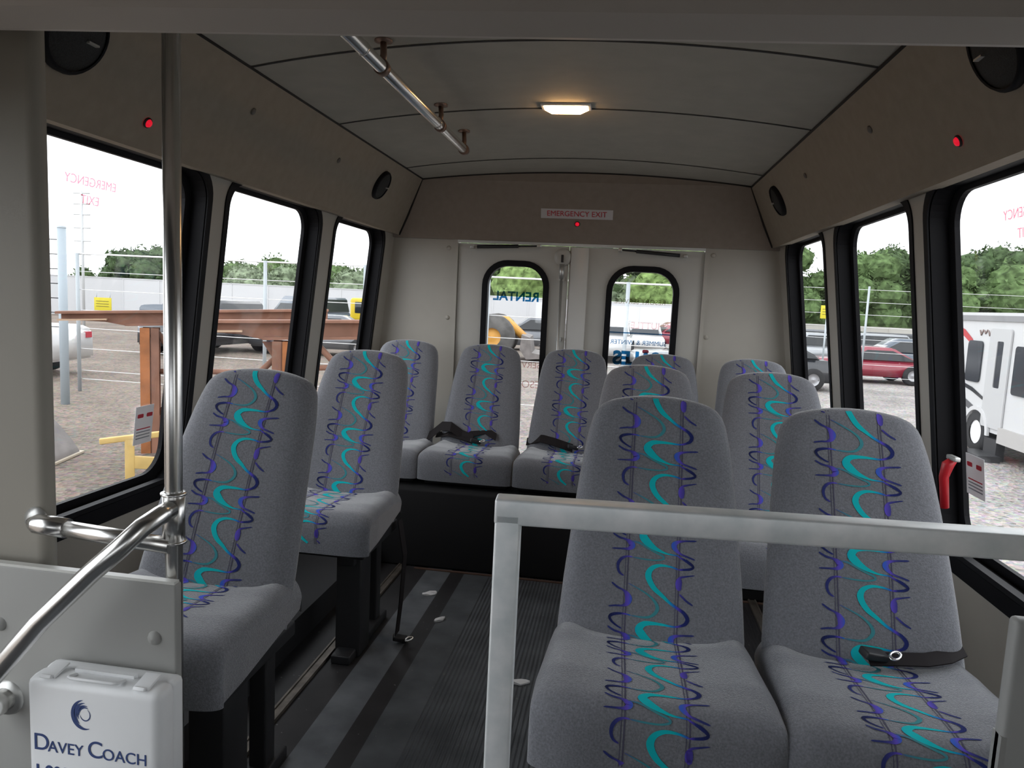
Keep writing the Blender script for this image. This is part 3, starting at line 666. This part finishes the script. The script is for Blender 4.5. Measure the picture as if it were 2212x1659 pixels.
# ---------------------------------------------------------------- cab behind the camera
m = MB(); m.bb((-1.5, -1.32, 0), (1.05, -1.27, .95)); m.bb((-1.5, -1.32, 1.22), (1.05, -1.27, 1.96)); m.bb((-1.5, -1.32, .95), (-1.1, -1.27, 1.22)); m.bb((.65, -1.32, .95), (1.05, -1.27, 1.22)); st(m.build('wall_front', mat('darkened cab lining', (.03, .03, .032), .7)))  # unseen cab front, darkened and its windshield narrowed to cut light on the seats
m = MB(); m.bb((-1.1, -1.30, .95), (.65, -1.295, 1.22)); st(m.build('window_9', glass))
ch = mat('darkened cab lining', (.03, .03, .032), .7)
m = MB(); m.bb((-1.2, -1.2, 1.80), (.72, .80, 1.815)); st(m.build('ceiling_cab', ch))  # unseen cab ceiling lining, made dark to cut bounced light

# ================================================================ outside
G = -.95; ALB[0] = .72
def gravel():
    m = bpy.data.materials.new('gravel'); m.use_nodes = True; t = m.node_tree; b = t.nodes['Principled BSDF']; b.inputs['Roughness'].default_value = .95
    tc = t.nodes.new('ShaderNodeTexCoord')
    n = t.nodes.new('ShaderNodeTexNoise'); n.inputs['Scale'].default_value = .5; n.inputs['Detail'].default_value = 12; n.inputs['Roughness'].default_value = .75; t.links.new(tc.outputs['Object'], n.inputs['Vector'])
    r = t.nodes.new('ShaderNodeValToRGB'); e = r.color_ramp.elements; e[0].position = .32; e[0].color = (.165, .140, .120, 1); e[1].position = .68; e[1].color = (.37, .325, .285, 1)
    t.links.new(n.outputs['Fac'], r.inputs[0]); n2 = t.nodes.new('ShaderNodeTexVoronoi'); n2.inputs['Scale'].default_value = 22; t.links.new(tc.outputs['Object'], n2.inputs['Vector'])
    mx = t.nodes.new('ShaderNodeMix'); mx.data_type = 'RGBA'; mx.blend_type = 'OVERLAY'; mx.inputs[0].default_value = .55
    t.links.new(r.outputs[0], mx.inputs[6]); t.links.new(n2.outputs['Color'], mx.inputs[7]); hs = t.nodes.new('ShaderNodeHueSaturation'); hs.inputs['Saturation'].default_value = .35
    t.links.new(mx.outputs[2], hs.inputs['Color'])
    # brown ground on one side, also darkened to offset the brighter sky; pale gravel opposite
    sp = t.nodes.new('ShaderNodeSeparateXYZ'); t.links.new(tc.outputs['Object'], sp.inputs[0]); mr = t.nodes.new('ShaderNodeMapRange'); mr.inputs[1].default_value = -5; mr.inputs[2].default_value = 2
    t.links.new(sp.outputs[0], mr.inputs[0]); dm = t.nodes.new('ShaderNodeMix'); dm.data_type = 'RGBA'; dm.inputs[6].default_value = (.60, .50, .42, 1); dm.inputs[7].default_value = (1, .97, .95, 1); t.links.new(mr.outputs[0], dm.inputs[0])
    mm = t.nodes.new('ShaderNodeMix'); mm.data_type = 'RGBA'; mm.blend_type = 'MULTIPLY'; mm.inputs[0].default_value = 1; t.links.new(hs.outputs[0], mm.inputs[6]); t.links.new(dm.outputs[2], mm.inputs[7]); t.links.new(mm.outputs[2], b.inputs['Base Color'])
    bp = t.nodes.new('ShaderNodeBump'); bp.inputs['Strength'].default_value = .8; bp.inputs['Distance'].default_value = .03; t.links.new(n2.outputs['Distance'], bp.inputs['Height']); t.links.new(bp.outputs[0], b.inputs['Normal']); return m
m = MB(); m.add([(-150, -60, G), (150, -60, G), (150, 200, G), (-150, 200, G)], [(0, 1, 2, 3)]); o = m.build('ground', gravel(), fix=False); st(o, 'gravel yard')
def panelwall(name, lab, pts, top, mt, cat='fence'):
    b = MB()
    for (x0, y0), (x1, y1) in zip(pts, pts[1:]):
        L = math.hypot(x1-x0, y1-y0); n = max(1, int(L/2.4)); dx, dy = (x1-x0)/L, (y1-y0)/L; a = math.atan2(dy, dx)
        b.box(((x0+x1)/2, (y0+y1)/2, (top+G)/2), (L, .06, top-G), (0, 0, a))
        for i in range(n+1): b.box((x0+dx*L*i/n, y0+dy*L*i/n, (top+G)/2), (.10, .12, top-G), (0, 0, a))
        b.box(((x0+x1)/2, (y0+y1)/2, top), (L, .12, .06), (0, 0, a))
    return tag(b.build(name, mt), lab, cat)
wp = mat('white panel', (.80, .81, .83), .5)
panelwall('panel_fence', 'white panel fence across the yard beyond the left windows', [(-44, 36), (-33, 44), (-16, 46)], 1.55, wp)
panelwall('panel_fence', 'white panel fence seen through the rear door windows', [(-15.7, 46.1), (-4, 50), (9, 50)], 1.55, wp)
panelwall('panel_fence', 'low beige wall behind the parked cars on the right', [(9.3, 50), (18, 52), (34, 46)], .70, mat('beige wall', (.55, .53, .48), .7))
# trees
def leafmat(n, c): return mat('foliage '+n, c, .9, nscale=2.2, namt=.6, spec=.1)
LM = [leafmat('dark', (.085, .13, .06)), leafmat('mid', (.13, .20, .08)), leafmat('pale', (.24, .30, .19)), leafmat('light', (.22, .32, .11))]
bark = mat('bark', (.10, .08, .06), .9)
def tree(x, y, h, w_, kind, lab, seed, grp):
    random.seed(seed); t = empty('tree', lab, 'tree', (x, y, G), 0, grp); b = MB(); cl = []
    for k in range(16):
        a = random.uniform(0, 2*math.pi); r = w_*.36*math.sqrt(random.random()); z = h*random.uniform(.22, .84); s = w_*random.uniform(.16, .27)*(1.1-.4*z/h)
        cl.append((r*math.cos(a)*(1.15-z/h*.5), r*math.sin(a)*(1.15-z/h*.5), z, s))
    cl.append((0, 0, h-w_*.16, w_*.18))
    for cx, cy, cz, s in cl:
        bm = bmesh.new(); bmesh.ops.create_icosphere(bm, subdivisions=3, radius=1)
        for v in bm.verts:
            k = 1+random.uniform(-.12, .12); v.co = Vector((v.co.x*s*k+cx, v.co.y*s*k+cy, v.co.z*s*.85*k+cz))
        b.bm(bm)
        for j in range(230):
            d = Vector((random.gauss(0, 1), random.gauss(0, 1), random.gauss(0, 1))).normalized(); p = Vector((cx, cy, cz))+d*s*random.uniform(.9, 1.18); q1 = Vector((random.gauss(0, 1), random.gauss(0, 1), random.gauss(0, 1)))*.15; q2 = Vector((random.gauss(0, 1), random.gauss(0, 1), random.gauss(0, 1)))*.15
            b.add([p, p+q1, p+q2], [(0, 1, 2)])
    b.build('crown', LM[kind], t, fix=False)
    tk = MB(); tk.tube([(0, 0, 0), (.1, 0, h*.3), (0, .1, h*.7)], [w_*.035, w_*.03, w_*.012], 8); tk.build('trunk', bark, t)
TG = 'trees beyond the yard fence'
TR = [(-.74, 60, 5.2, 6.5, 0, 'large dark green tree beyond the left front window'), (-.685, 60, 5.6, 6.5, 0, 'tallest tree behind the chrome pole'), (-.66, 62, 4.4, 5, 0, 'dark tree behind the left window pillar'),
      (-.82, 62, 3.4, 3, 1, 'small thin tree left of the yellow sign'),
      (-.56, 58, 4.4, 6, 1, 'mid green tree at the front of the second left window'), (-.505, 58, 4.7, 6.5, 1, 'rounded tree in the middle of the second left window'), (-.53, 52, 3.6, 6, 2, 'pale bushy tree low behind the white fence'), (-.465, 55, 4.0, 6, 2, 'pale tree beside the left window divider'), (-.45, 62, 4.8, 5, 0, 'dark tree behind the left window divider'),
      (-.415, 56, 4.2, 6, 1, 'green tree at front of the third left window'), (-.38, 52, 3.5, 6, 2, 'pale bush above the yellow truck'), (-.34, 58, 4.6, 6, 0, 'dark tree behind the left rear corner'),
      (-.19, 62, 10.5, 9, 1, 'green tree on the left of the left rear door window'), (-.12, 60, 10.5, 9, 3, 'light green tree on the right of the left rear door window'), (-.03, 64, 10.5, 9, 0, 'dark tree showing between the two rear door windows'), (.025, 62, 10.5, 8, 2, 'pale tree on the left of the right rear door window'), (.075, 58, 10.5, 8, 3, 'light green tree on the right of the right rear door window'),
      (.225, 60, 7.6, 6.5, 1, 'tall tree at the rear of the small right window'), (.285, 66, 6.0, 6, 0, 'darker tree at the front of the small right window'), (.305, 60, 7.2, 7.5, 1, 'leafy tree at the rear side of the middle right window'), (.345, 62, 7.8, 7, 0, 'tallest tree in the middle right window'), (.385, 60, 6.8, 7, 1, 'tree beside the middle right window frame'),
      (.425, 58, 6.4, 7, 1, 'tree at the rear side of the front right window'), (.465, 60, 8.1, 8, 0, 'big tree above the white trailer'), (.515, 58, 7.6, 8, 1, 'tree at the right edge above the trailer')]
for i, (r_, y, h, w_, kd, lab) in enumerate(TR): tree(r_*y, y, h, w_, kd, lab, i+11, TG)
# steel beam racks
rust = mat('rusty steel', (.30, .145, .095), .8, nscale=3, namt=.3); rust_and_lit = mat('orange rust and lit face', (.46, .17, .06), .85, nscale=5, namt=.25)
def rack(name, lab, A, B, hgt, wdt, posts):
    A = Vector(A); B = Vector(B); L = (B-A).length; a = math.atan2(B.y-A.y, B.x-A.x); t = empty(name, lab, 'steel rack', (A.x, A.y, G), a, 'rusty beam racks in the yard'); z = A.z-G; dz = B.z-A.z
    b = MB(); b.prism([(-wdt/2, z), (wdt/2, z), (wdt/2, z-.03), (-wdt/2, z-.03)], 0, L); b.prism([(-wdt/2, z-hgt), (wdt/2, z-hgt), (wdt/2, z-hgt+.03), (-wdt/2, z-hgt+.03)], .75, L)
    b.add([(x, y, zz) for y in (-.02, .02) for x, zz in ((.05, z-.01), (L, z-.01), (L, z-hgt), (.75, z-hgt), (.52, z-hgt*.72), (.05, z-hgt*.55))], [(0, 1, 2, 3, 4, 5), (11, 10, 9, 8, 7, 6)]+[(i, (i+1) % 6, 6+(i+1) % 6, 6+i) for i in range(6)])
    b.prism([(-wdt/2, z-hgt*.6), (wdt/2, z-hgt*.6), (wdt/2, z-hgt*.5), (-wdt/2, z-hgt*.5)], 0.02, .55, mi=1)  # pale tip of the lower flange
    ob = b.build('beam', [rust, mat('pale flange tip', (.62, .42, .28), .8)], t)
    for v in ob.data.vertices: v.co.z += dz*v.co.x/L
    for (px_, w_, m_) in posts:
        p = MB(); p.box((px_-m_*.06, -w_/2, (z-hgt)/2), (.11, .02, z-hgt+.04), mi=1); p.box((px_+m_*.045, -w_/2+.01, (z-hgt)/2), (.11, .02, z-hgt+.04)); p.box((px_, 0, (z-hgt)/2), (.02, w_, z-hgt+.04)); p.box((px_, w_/2, (z-hgt)/2), (.2, .02, z-hgt+.04)); p.build('post', [rust, rust_and_lit], t)  # orange plate paints the lit side of the rusty post into its colour
    return t, z
t, z = rack('beam_rack', 'long rusty steel beam rack seen beyond the chrome pole', (-6.81, 7.88, .83), (-4.02, 9.5, .985), .19, .22, ((1.03, .22, 1), (2.9, .22, 1)))
for A, B in (((1.1, 0, z-.22), (1.75, 0, .62)), ((1.1, 0, 1.05), (2.9, 0, 1.05)), ((1.1, 0, .50), (1.7, 0, 1.0))): MB().tube([A, B], .045, 4).build('brace', rust, t)
t, z = rack('beam_rack', 'nearer rusty beam rack crossing the second and third left windows', (-4.45, 6.9, .86), (-2.55, 7.7, .94), .21, .22, ((.95, .24, -1),))
for A, B in (((.95, 0, z-.30), (.35, 0, z-.90)), ((1.0, 0, 1.32), (1.7, 0, 1.36)), ((1.30, 0, z-.20), (1.62, 0, z-.55))): MB().tube([A, B], .04, 4).build('brace', rust, t)
MB().tube([(1.85, 0, z-.2), (.98, 0, 0)], .065, 4).build('leg', rust_and_lit, t)
MB().add([(x, y, zz) for y in (-.01, .01) for x, zz in ((.74, z-.2), (.95, z-.2), (.95, z-.40), (.84, z-.36))], [(0, 1, 2, 3), (7, 6, 5, 4), (0, 3, 7, 4), (1, 2, 6, 5), (2, 3, 7, 6), (0, 1, 5, 4)]).build('gusset', rust, t)
# yellow barrier frame
yel = mat('pale yellow paint', (.72, .50, .17), .6, nscale=5, namt=.15)
t = empty('barrier_frame', 'yellow timber barrier frame standing low outside the left front window', 'barrier', (-4.85, 6.78, G), R(35))
MB().box((0.05, 0, .58), (.95, .06, .06), (0, -.10, 0), bev=.01).build('top_rail', yel, t)
for x in (-.15, .42): MB().box((x, 0, .28), (.09, .06, .56), bev=.008).build('leg', yel, t)
MB().box((.14, 0, .27), (.55, .05, .13), (0, .12, 0), bev=.006).build('cross_bar', yel, t)
MB().box((.14, 0, .13), (.5, .05, .07), (0, -.4, 0), bev=.006).build('brace', yel, t)
# plough blade
t = empty('plough_blade', 'rusty grey steel blade leaning at the left edge of the yard', 'blade', (-7.02, 7.5, G), R(15))
n = 10; prof = [(.45*math.cos(R(200+70*i/n))+.45, .75+.75*math.sin(R(200+70*i/n))*-1*0+.0) for i in range(n+1)]
vs = []; 
for d in (0, .03):
    for i in range(n+1):
        zz = .85*i/n; xo = .52-.55*(i/n)**1.3
        for y in (-.5, .35): vs.append((xo+d*.3, y-.25*i/n, zz+d*.2))
q = 2*(n+1); fs = [(2*i, 2*i+1, 2*i+3, 2*i+2) for i in range(n)]+[(q+2*i, q+2*i+1, q+2*i+3, q+2*i+2) for i in range(n)]+[(0, 1, q+1, q)]+[(2*i, 2*i+2, q+2*i+2, q+2*i) for i in range(n)]+[(2*i+1, 2*i+3, q+2*i+3, q+2*i+1) for i in range(n)]
MB().add(vs, fs, 0, True).build('blade_plate', mat('worn steel', (.26, .235, .225), .6, .3, nscale=4, namt=.25), t, fix=False)
MB().box((.50, -.07, .02), (.10, .95, .03), bev=.004).build('cutting_edge', mat('pale edge steel', (.55, .47, .36), .6), t)
MB().tube([(.42, -.15, .02), (.20, -.2, .45), (.02, -.3, .84)], .035, 6).build('rib', rust, t)
# fence with posts and cables
galv = mat('galvanised steel', (.55, .60, .63), .5, .3)
def fence(lab, x0, y0, x1, y1, top, nposts, wires, pr=.035):
    L = math.hypot(x1-x0, y1-y0); t = empty('wire_fence', lab, 'fence', (x0, y0, G), math.atan2(y1-y0, x1-x0))
    for i in range(nposts): MB().tube([(L*i/(nposts-1), 0, 0), (L*i/(nposts-1), 0, top)], pr, 8).build('post', galv, t)
    for h in wires: MB().tube([(0, .03, h), (L*.5, .03, h-.01), (L, .03, h)], .006 if h < top-.02 else .016, 6).build('wire', wht, t)
fence('wire fence with pale posts and cables beyond the left windows', -10.47, 12.66, -2.7, 12.66, 2.70, 5, [.25, .42, .85, 1.25, 1.6, 2.0, 2.35, 2.69])
fence('wire fence in front of the loader behind the bus', -2.4, 12.9, 2.6, 12.9, 2.6, 3, [.3, .7, 1.1, 1.5, 1.9, 2.25, 2.59])
fence('wire fence in front of the parked cars on the right', 5.4, 24.6, 12.6, 24.6, 3.2, 4, [.3, .7, 1.1, 1.5, 1.9, 2.3, 2.7, 3.1])
t = empty('fence_post', 'thick pale blue grey steel post outside the left front window', 'post', (-9.55, 11.2, G))
MB().tube([(0, 0, 0), (0, 0, 3.05)], .07, 16).build('tube', mat('pale blue paint', (.52, .60, .66), .5), t); MB().lathe([(.075, 0), (.07, .03), (0, .04)], (0, 0, 3.05), (0, 0, 1), 16).build('cap', galv, t)
for h in (1.35, 1.6, 1.85, 2.1, 2.35, 2.6, 2.85): MB().tube([(-1.6, 0, h), (0, 0, h)], .008, 6).build('wire', blackm, t)
t = empty('lattice_mast', 'thin grey mast rising faintly beyond the left front window', 'mast', (-20.6, 25.2, G))
MB().tube([(0, 0, 0), (0, 0, 5.6)], .05, 8).build('pole', mat('pale mast', (.72, .74, .75), .6), t)
for h in (3.2, 3.7, 4.2, 4.7, 5.1, 5.5): MB().tube([(-.35, 0, h), (.35, 0, h)], .025, 6).build('rung', mat('pale mast', (.7, .7, .7)), t)
def sign(x, y, z, w_, h_, lab, hang=False):
    t = empty('yellow_sign', lab, 'sign', (x, y, G)); MB().box((0, -.03, z-G), (w_, .02, h_), bev=.003).build('board', mat('yellow sign paint', (.85, .72, .03), .5), t)
    if hang: MB().tube([(-w_*.4, -.02, z-G+h_*.5), (-w_*.4, .0, z-G+h_*.9)], .006, 6).tube([(w_*.4, -.02, z-G+h_*.5), (w_*.4, .0, z-G+h_*.9)], .006, 6).build('hanger', galv, t)
    else: MB().tube([(0, 0, 0), (0, 0, z-G+h_*.3)], .03, 8).build('post', galv, t)
    p = MB()
    for k_ in range(3): p.box((0, -.042, z-G+h_*(.22-.2*k_)), (w_*.75, .002, h_*.05))
    p.build('print', mat('dark print', (.25, .22, .02), .6), t)
sign(-.783*12.66, 12.66, .79, .36, .25, 'yellow sign on the wire fence beyond the left front window', True)
sign(.268*24.4, 24.4, 1.37, .42, .42, 'yellow sign on the fence beyond the small right window')
# vehicles
tyre = mat('tyre', (.03, .03, .032), .85); winm = mat('car glass', (.03, .035, .04), .1)
silver = mat('wheel alloy', (.5, .5, .52), .35, .7)
def wheel(mb_parent, x, y, r, w_, sg, hub=silver, hf=1, tm=None):
    a = (0, sg, 0); o = MB().lathe([(r*.55*hf, -w_/2), (r*.92, -w_/2), (r, -w_*.3), (r, w_*.3), (r*.92, w_/2), (r*.55*hf, w_/2)], (x, y, r), a, 24).build('wheel', tm or tyre, mb_parent)
    h = MB().lathe([(r*.56*hf, w_*.35), (r*.5*hf, w_*.25), (r*.2, w_*.30), (0, w_*.38)], (x, y, r), a, 20); h.lathe([(r*.56*hf, -w_*.35), (0, -w_*.3)], (x, y, r), a, 20); h.build('hub', hub, o)
def car(lab, x, y, rz, col, kind='sedan', L=4.6, Wd=1.8, H=1.45, grp=None, hub=silver):
    nm = {'sedan': 'car', 'suv': 'car', 'pickup': 'pickup_truck', 'van': 'van'}[kind]
    t = empty(nm, lab, 'truck' if kind == 'pickup' else 'car', (x, y, G), rz, grp); h = L/2
    bel = H*.62
    if kind == 'sedan': body = [(-h, .25), (-h, bel*.85), (-h+.2, bel*.95), (-h*.62, bel), (-h*.30, bel+.01), (h*.42, bel+.01), (h*.86, bel*.98), (h, bel*.82), (h, .25)]; gh = [(-h*.42, bel), (-h*.08, H), (h*.34, H), (h*.72, bel)]
    elif kind == 'suv': body = [(-h, .3), (-h, bel*.8), (-h+.15, bel*.92), (-h*.55, bel), (h*.9, bel+.02), (h, bel*.9), (h, .3)]; gh = [(-h*.50, bel), (-h*.22, H), (h*.80, H), (h*.94, bel)]
    elif kind == 'van': body = [(-h, .3), (-h, bel*.8), (-h*.75, bel), (h*.98, bel), (h, bel*.9), (h, .3)]; gh = [(-h*.72, bel), (-h*.45, H), (h*.93, H), (h*.97, bel)]
    else: body = [(-h, .35), (-h, bel*.9), (-h+.1, bel), (h*.9, bel), (h, bel*.9), (h, .35)]; gh = [(-h*.52, bel), (-h*.30, H), (h*.12, H), (h*.20, bel)]
    def loft(poly, w0, inset):   # polygon in x,z ; y sides with inward slope for the upper points
        n = len(poly); zmin = min(p[1] for p in poly); zmax = max(p[1] for p in poly); out = []
        for sg in (-1, 1): out += [(p[0], sg*(w0/2-inset*(p[1]-zmin)/(zmax-zmin+1e-6)), p[1]) for p in poly]
        return out, [tuple(range(n)), tuple(range(2*n-1, n-1, -1))]+[(i, (i+1) % n, n+(i+1) % n, n+i) for i in range(n)]
    def bev(poly, w0, inset, bv):
        vs, fs = loft(poly, w0, inset); bm = bmesh.new(); V = [bm.verts.new(v) for v in vs]
        for f in fs: bm.faces.new([V[i] for i in f])
        bmesh.ops.recalc_face_normals(bm, faces=bm.faces); bmesh.ops.bevel(bm, geom=bm.edges[:], offset=bv, segments=2, affect='EDGES'); return bm
    MB().bm(bev(body, Wd, .03, .06), mi=0, smooth=True).build('body', col, t)
    MB().bm(bev(gh, Wd*.93, .16, .05), mi=0, smooth=True).build('cabin', col, t)
    # window glass slightly proud of the cabin
    cz = (bel+H)/2; gx = [p[0] for p in gh]
    gw = [(gx[0]+.12, bel+.05), (gx[1]+.05, H-.09), (gx[2]-.04, H-.09), (gx[3]-.12, bel+.05)]
    vs, fs = loft(gw, Wd*.93+.02, .135); g = MB().add(vs, fs[:2]); 
    ww = Wd*.37; g.add([(gx[0]+.02, -ww, bel+.06), (gx[0]+.02, ww, bel+.06), (gx[1]-.035, ww*.9, H-.07), (gx[1]-.035, -ww*.9, H-.07)], [(0, 1, 2, 3)]); g.add([(gx[3]-.0, -ww, bel+.06), (gx[3]-.0, ww, bel+.06), (gx[2]+.035, ww*.9, H-.07), (gx[2]+.035, -ww*.9, H-.07)], [(0, 1, 2, 3)])
    g.build('windows', winm, t, fix=False)
    rr = .33 if kind == 'sedan' else .38
    for sx in (-1, 1):
        for sy in (-1, 1): wheel(t, sx*L*.31, sy*(Wd/2-.06), rr, .22, sy, hub)
    lt = MB(); lt.box((h-.01, Wd*.38, bel*.8), (.06, .22, .14)); lt.box((h-.01, -Wd*.38, bel*.8), (.06, .22, .14)); lt.build('tail_lights', mat('tail light', (.6, .06, .09), .3), t)
    return t
cw = mat('white car paint', (.8, .8, .8), .25, coat=.5); cs = mat('silver car paint', (.5, .52, .54), .3, .4, coat=.5); cg = mat('grey car paint', (.22, .23, .25), .3, .4, coat=.5); cb = mat('black car paint', (.03, .033, .04), .25, coat=.6); cr2 = mat('dark red car paint', (.33, .035, .06), .25, coat=.6); cbl = mat('slate car paint', (.10, .13, .17), .3, coat=.5)
t = car('white pickup truck at the far left behind the pale posts', -15.1, 14.2, R(8), cw, 'pickup', 5.6, 2.0, 1.85)
car('black sport utility vehicle behind the left window pillar', -13.7, 22.6, R(85), cb, 'suv', 4.7, 1.9, 1.75)
car('slate coloured van behind the white post of the second left window', -15.1, 33.5, R(80), cbl, 'van', 4.8, 1.9, 1.95)
car('grey car under the beam in the third left window', -10.4, 24.2, R(12), cg, 'sedan', 4.6, 1.8, 1.4)
car('slate car low behind the fence at left of the second window', -24.6, 38.0, R(0), cbl, 'sedan', 4.6, 1.8, 1.75)
car('dark red sedan beyond the middle right window', 8.45, 26.6, R(2), cr2, 'sedan', 4.3, 1.85, 1.22)
PG = 'parked cars in rows on the right'
for (x, y, c_, kd, lab) in ((4.15, 22.6, cb, 'sedan', 'black car nearest the fence in the small right window'), (8.2, 33.5, cs, 'sedan', 'silver sedan just behind the red sedan'), (13.6, 34.6, cg, 'sedan', 'grey sedan behind the roof of the red sedan'),
        (7.4, 37.5, cw, 'pickup', 'white pickup in the third row seen in the small right window'), (12.2, 38.5, cs, 'suv', 'silver car in the third row of the middle right window'), (16.5, 38.0, cw, 'suv', 'white car in the third row near the window frame'), (9.6, 42.5, cg, 'suv', 'grey car in the rear row before the beige wall'), (14.6, 43, cb, 'van', 'black van in the rear row before the beige wall'), (19.5, 43, cs, 'sedan', 'silver sedan at the end of the rear row'), (11.0, 30.6, cbl, 'sedan', 'slate sedan directly behind the red sedan windows')):
    car(lab, x, y, R(random.Random(x).uniform(-8, 8)), c_, kd, grp=PG)
BGc = 'vehicles behind the bus'
car('white car seen low through the right rear door window', 1.2, 36, R(90), cw, 'suv', grp=BGc); car('silver car left of centre behind the loader bucket', -3.0, 38, R(70), cs, 'sedan', grp=BGc); car('white van at the left side of the right rear door window', -.4, 30, R(88), cw, 'van', 4.8, 1.9, 1.7, grp=BGc); car('grey sedan in the right rear door window between white vehicles', 2.7, 25.5, R(10), cs, 'sedan', 4.4, 1.8, 1.2, grp=BGc)
car('dark car at right of the loader bucket', -4.0, 33, R(10), cg, 'sedan', 4.4, 1.8, 1.5, grp=BGc); car('red car far behind the right rear door window', 3.0, 42, R(20), cr2, 'sedan', grp=BGc)
# yellow truck
ym = mat('yellow machine paint', (.80, .58, .02), .4); om = mat('orange yellow hub', (.85, .42, .07), .5)
t = empty('yellow_truck', 'bright yellow truck cab above the beam in the third left window', 'truck', (-10.9, 30, G), R(0))
MB().box((.3, 0, 1.55), (1.5, 1.7, .95), bev=.12).build('cab', ym, t); MB().box((.32, 0, 1.62), (1.1, 1.74, .5), bev=.05).build('windows', winm, t)
MB().box((.9, 0, .85), (3.2, 1.9, .45), bev=.05).build('chassis', cs, t); MB().box((-2.0, 0, 1.0), (2.8, 2.0, .15), bev=.03).build('flatbed', cw, t)
for x in (-2.4, 1.6):
    for s_y in (-1, 1): wheel(t, x, s_y*.85, .45, .28, s_y)
# wheel loader
dusty = mat('dusty tyre', (.13, .125, .12), .9, nscale=3, namt=.4)
t = empty('wheel_loader', 'yellow wheel loader with yellow hubs seen through the left rear door window', 'loader', (-5.6, 27, G), R(4))
MB().box((-1.9, 0, 1.35), (2.2, 1.8, .9), bev=.12).build('engine_hood', mat('grey machine body', (.25, .24, .23), .6, nscale=2, namt=.3), t); MB().box((-2.6, 0, 1.7), (.7, 1.85, .8), bev=.08).build('counterweight', ym, t)
MB().box((-.3, 0, 1.9), (1.0, 1.4, 1.2), bev=.08).build('cab', om, t)
for x in (-1.9, .9):
    for s_y in (-1, 1): wheel(t, x, s_y*.95, .85, .5, s_y, om, .72, dusty)
MB().tube([(0, .3, 1.5), (1.3, .3, 1.5), (2.2, .3, .7)], .14, 8).tube([(0, -.3, 1.5), (1.3, -.3, 1.5), (2.2, -.3, .7)], .14, 8).build('lift_arm', om, t)
MB().add([(x, y, zz) for y in (-1.2, 1.2) for x, zz in ((2.0, 1.0), (2.3, .9), (2.4, .35), (3.1, .25), (3.1, .18), (2.2, .1), (1.95, .45))], [tuple(range(7)), tuple(range(13, 6, -1))]+[(i, (i+1) % 7, 7+(i+1) % 7, 7+i) for i in range(7)]).build('bucket', mat('worn steel', (.26, .235, .225)), t)
# travel trailer
t = empty('travel_trailer', 'white travel trailer with red and black swooshes outside the right front window', 'trailer', (6.05, 15.0, G), 0)
zb = .42; zt = 2.36
m = MB(); m.prism([(-6.5, zb), (-6.8, 1.2), (-6.5, zt-.1), (-6.2, zt), (-.3, zt), (0, zt-.15), (0, zb)], 0, 2.4); m.build('body', mat('trailer white', (.74, .74, .74), .35), t)
m = MB(); m.bb((-.03, -6.3, zt-.14), (.04, -.05, zt-.05)); m.build('roof_rail', mat('grey rail', (.30, .30, .31), .5), t)
MB().tube([(1.2, -3.0, zt+.03), (1.2, -3.5, zt+.10), (1.2, -4.2, zt+.10), (1.2, -4.6, zt+.02)], .3, 10).build('roof_vent', wht, t)
sd = lambda a, b, d: (-.006-d, a, b)
dkw = mat('tinted window', (.04, .045, .055), .15)
sheet(rrect(-1.92, -1.42, 1.18, 1.88, .08), [], .02, sd).build('window', dkw, t); sheet(rrect(-3.6, -2.95, 1.1, 1.85, .06), [], .02, sd).build('window', dkw, t)
d = sheet(rrect(-2.80, -2.15, .5, 2.1, .06), [rrect(-2.6, -2.4, 1.15, 1.9, .03)], .025, sd).build('entry_door', mat('trailer door', (.62, .62, .62), .4), t); sheet(rrect(-2.6, -2.4, 1.15, 1.9, .03), [], .012, sd).build('door_window', dkw, d)
def swoosh(pts, mt, name):
    vs = []; 
    for (y, z_, h) in pts: vs += [(-.010, y, z_-h), (-.010, y, z_+h), (-.006, y, z_+h), (-.006, y, z_-h)]
    n = len(pts); MB().add(vs, [(4*i+a, 4*i+(a+1) % 4, 4*i+4+(a+1) % 4, 4*i+4+a) for i in range(n-1) for a in range(4)], 0).build(name, mt, t)
swoosh([(-.1, 2.12, .03), (-.8, 2.10, .05), (-1.2, 2.0, .06), (-1.5, 1.86, .05), (-1.65, 1.75, .01)], mat('red stripe', (.60, .05, .06), .4), 'red_stripe')
swoosh([(-.1, 1.22, .02), (-.9, 1.18, .03), (-1.7, 1.05, .035), (-2.4, .85, .02)], cb, 'black_stripe'); swoosh([(-.2, .98, .01), (-1.0, .96, .05), (-1.8, .72, .06), (-2.6, .52, .01)], mat('grey stripe', (.12, .12, .13), .4), 'grey_stripe')
sw = MB()
for k_ in range(4): sw.tube([(-.01, -1.75-.14*k_, 2.06), (-.01, -1.80-.14*k_, 1.98+.03*(k_ % 2)), (-.01, -1.86-.14*k_, 2.07)], .012, 6)
sw.build('script_mark', mat('brown script', (.3, .22, .2), .5), t)
for y in (-1.15, -2.0):
    o = MB().lathe([(.2, -.12), (.34, -.12), (.36, -.06), (.36, .06), (.34, .12), (.2, .12)], (.10, y, .36), (-1, 0, 0), 24).build('wheel', tyre, t); MB().lathe([(.21, .10), (.1, .11), (0, .13)], (.10, y, .36), (-1, 0, 0), 18).build('hub', wht, o)
    sheet(arc((y, .36), .44, 0, 180, 14, lambda a, b: (a, b))+arc((y, .36), .37, 180, 0, 14, lambda a, b: (a, b)), [], .04, sd).build('fender', mat('trailer white', (.74, .74, .74)), t)
MB().bb((-.04, -6.2, .30), (.1, -2.75, .55)).build('skirt', mat('grey skirt', (.55, .53, .51), .5), t)
MB().bb((-.35, -2.9, .0), (-.02, -2.2, .10)).bb((-.03, -2.75, .0), (.1, -2.35, .34), mi=0).build('entry_step', blackm, t)
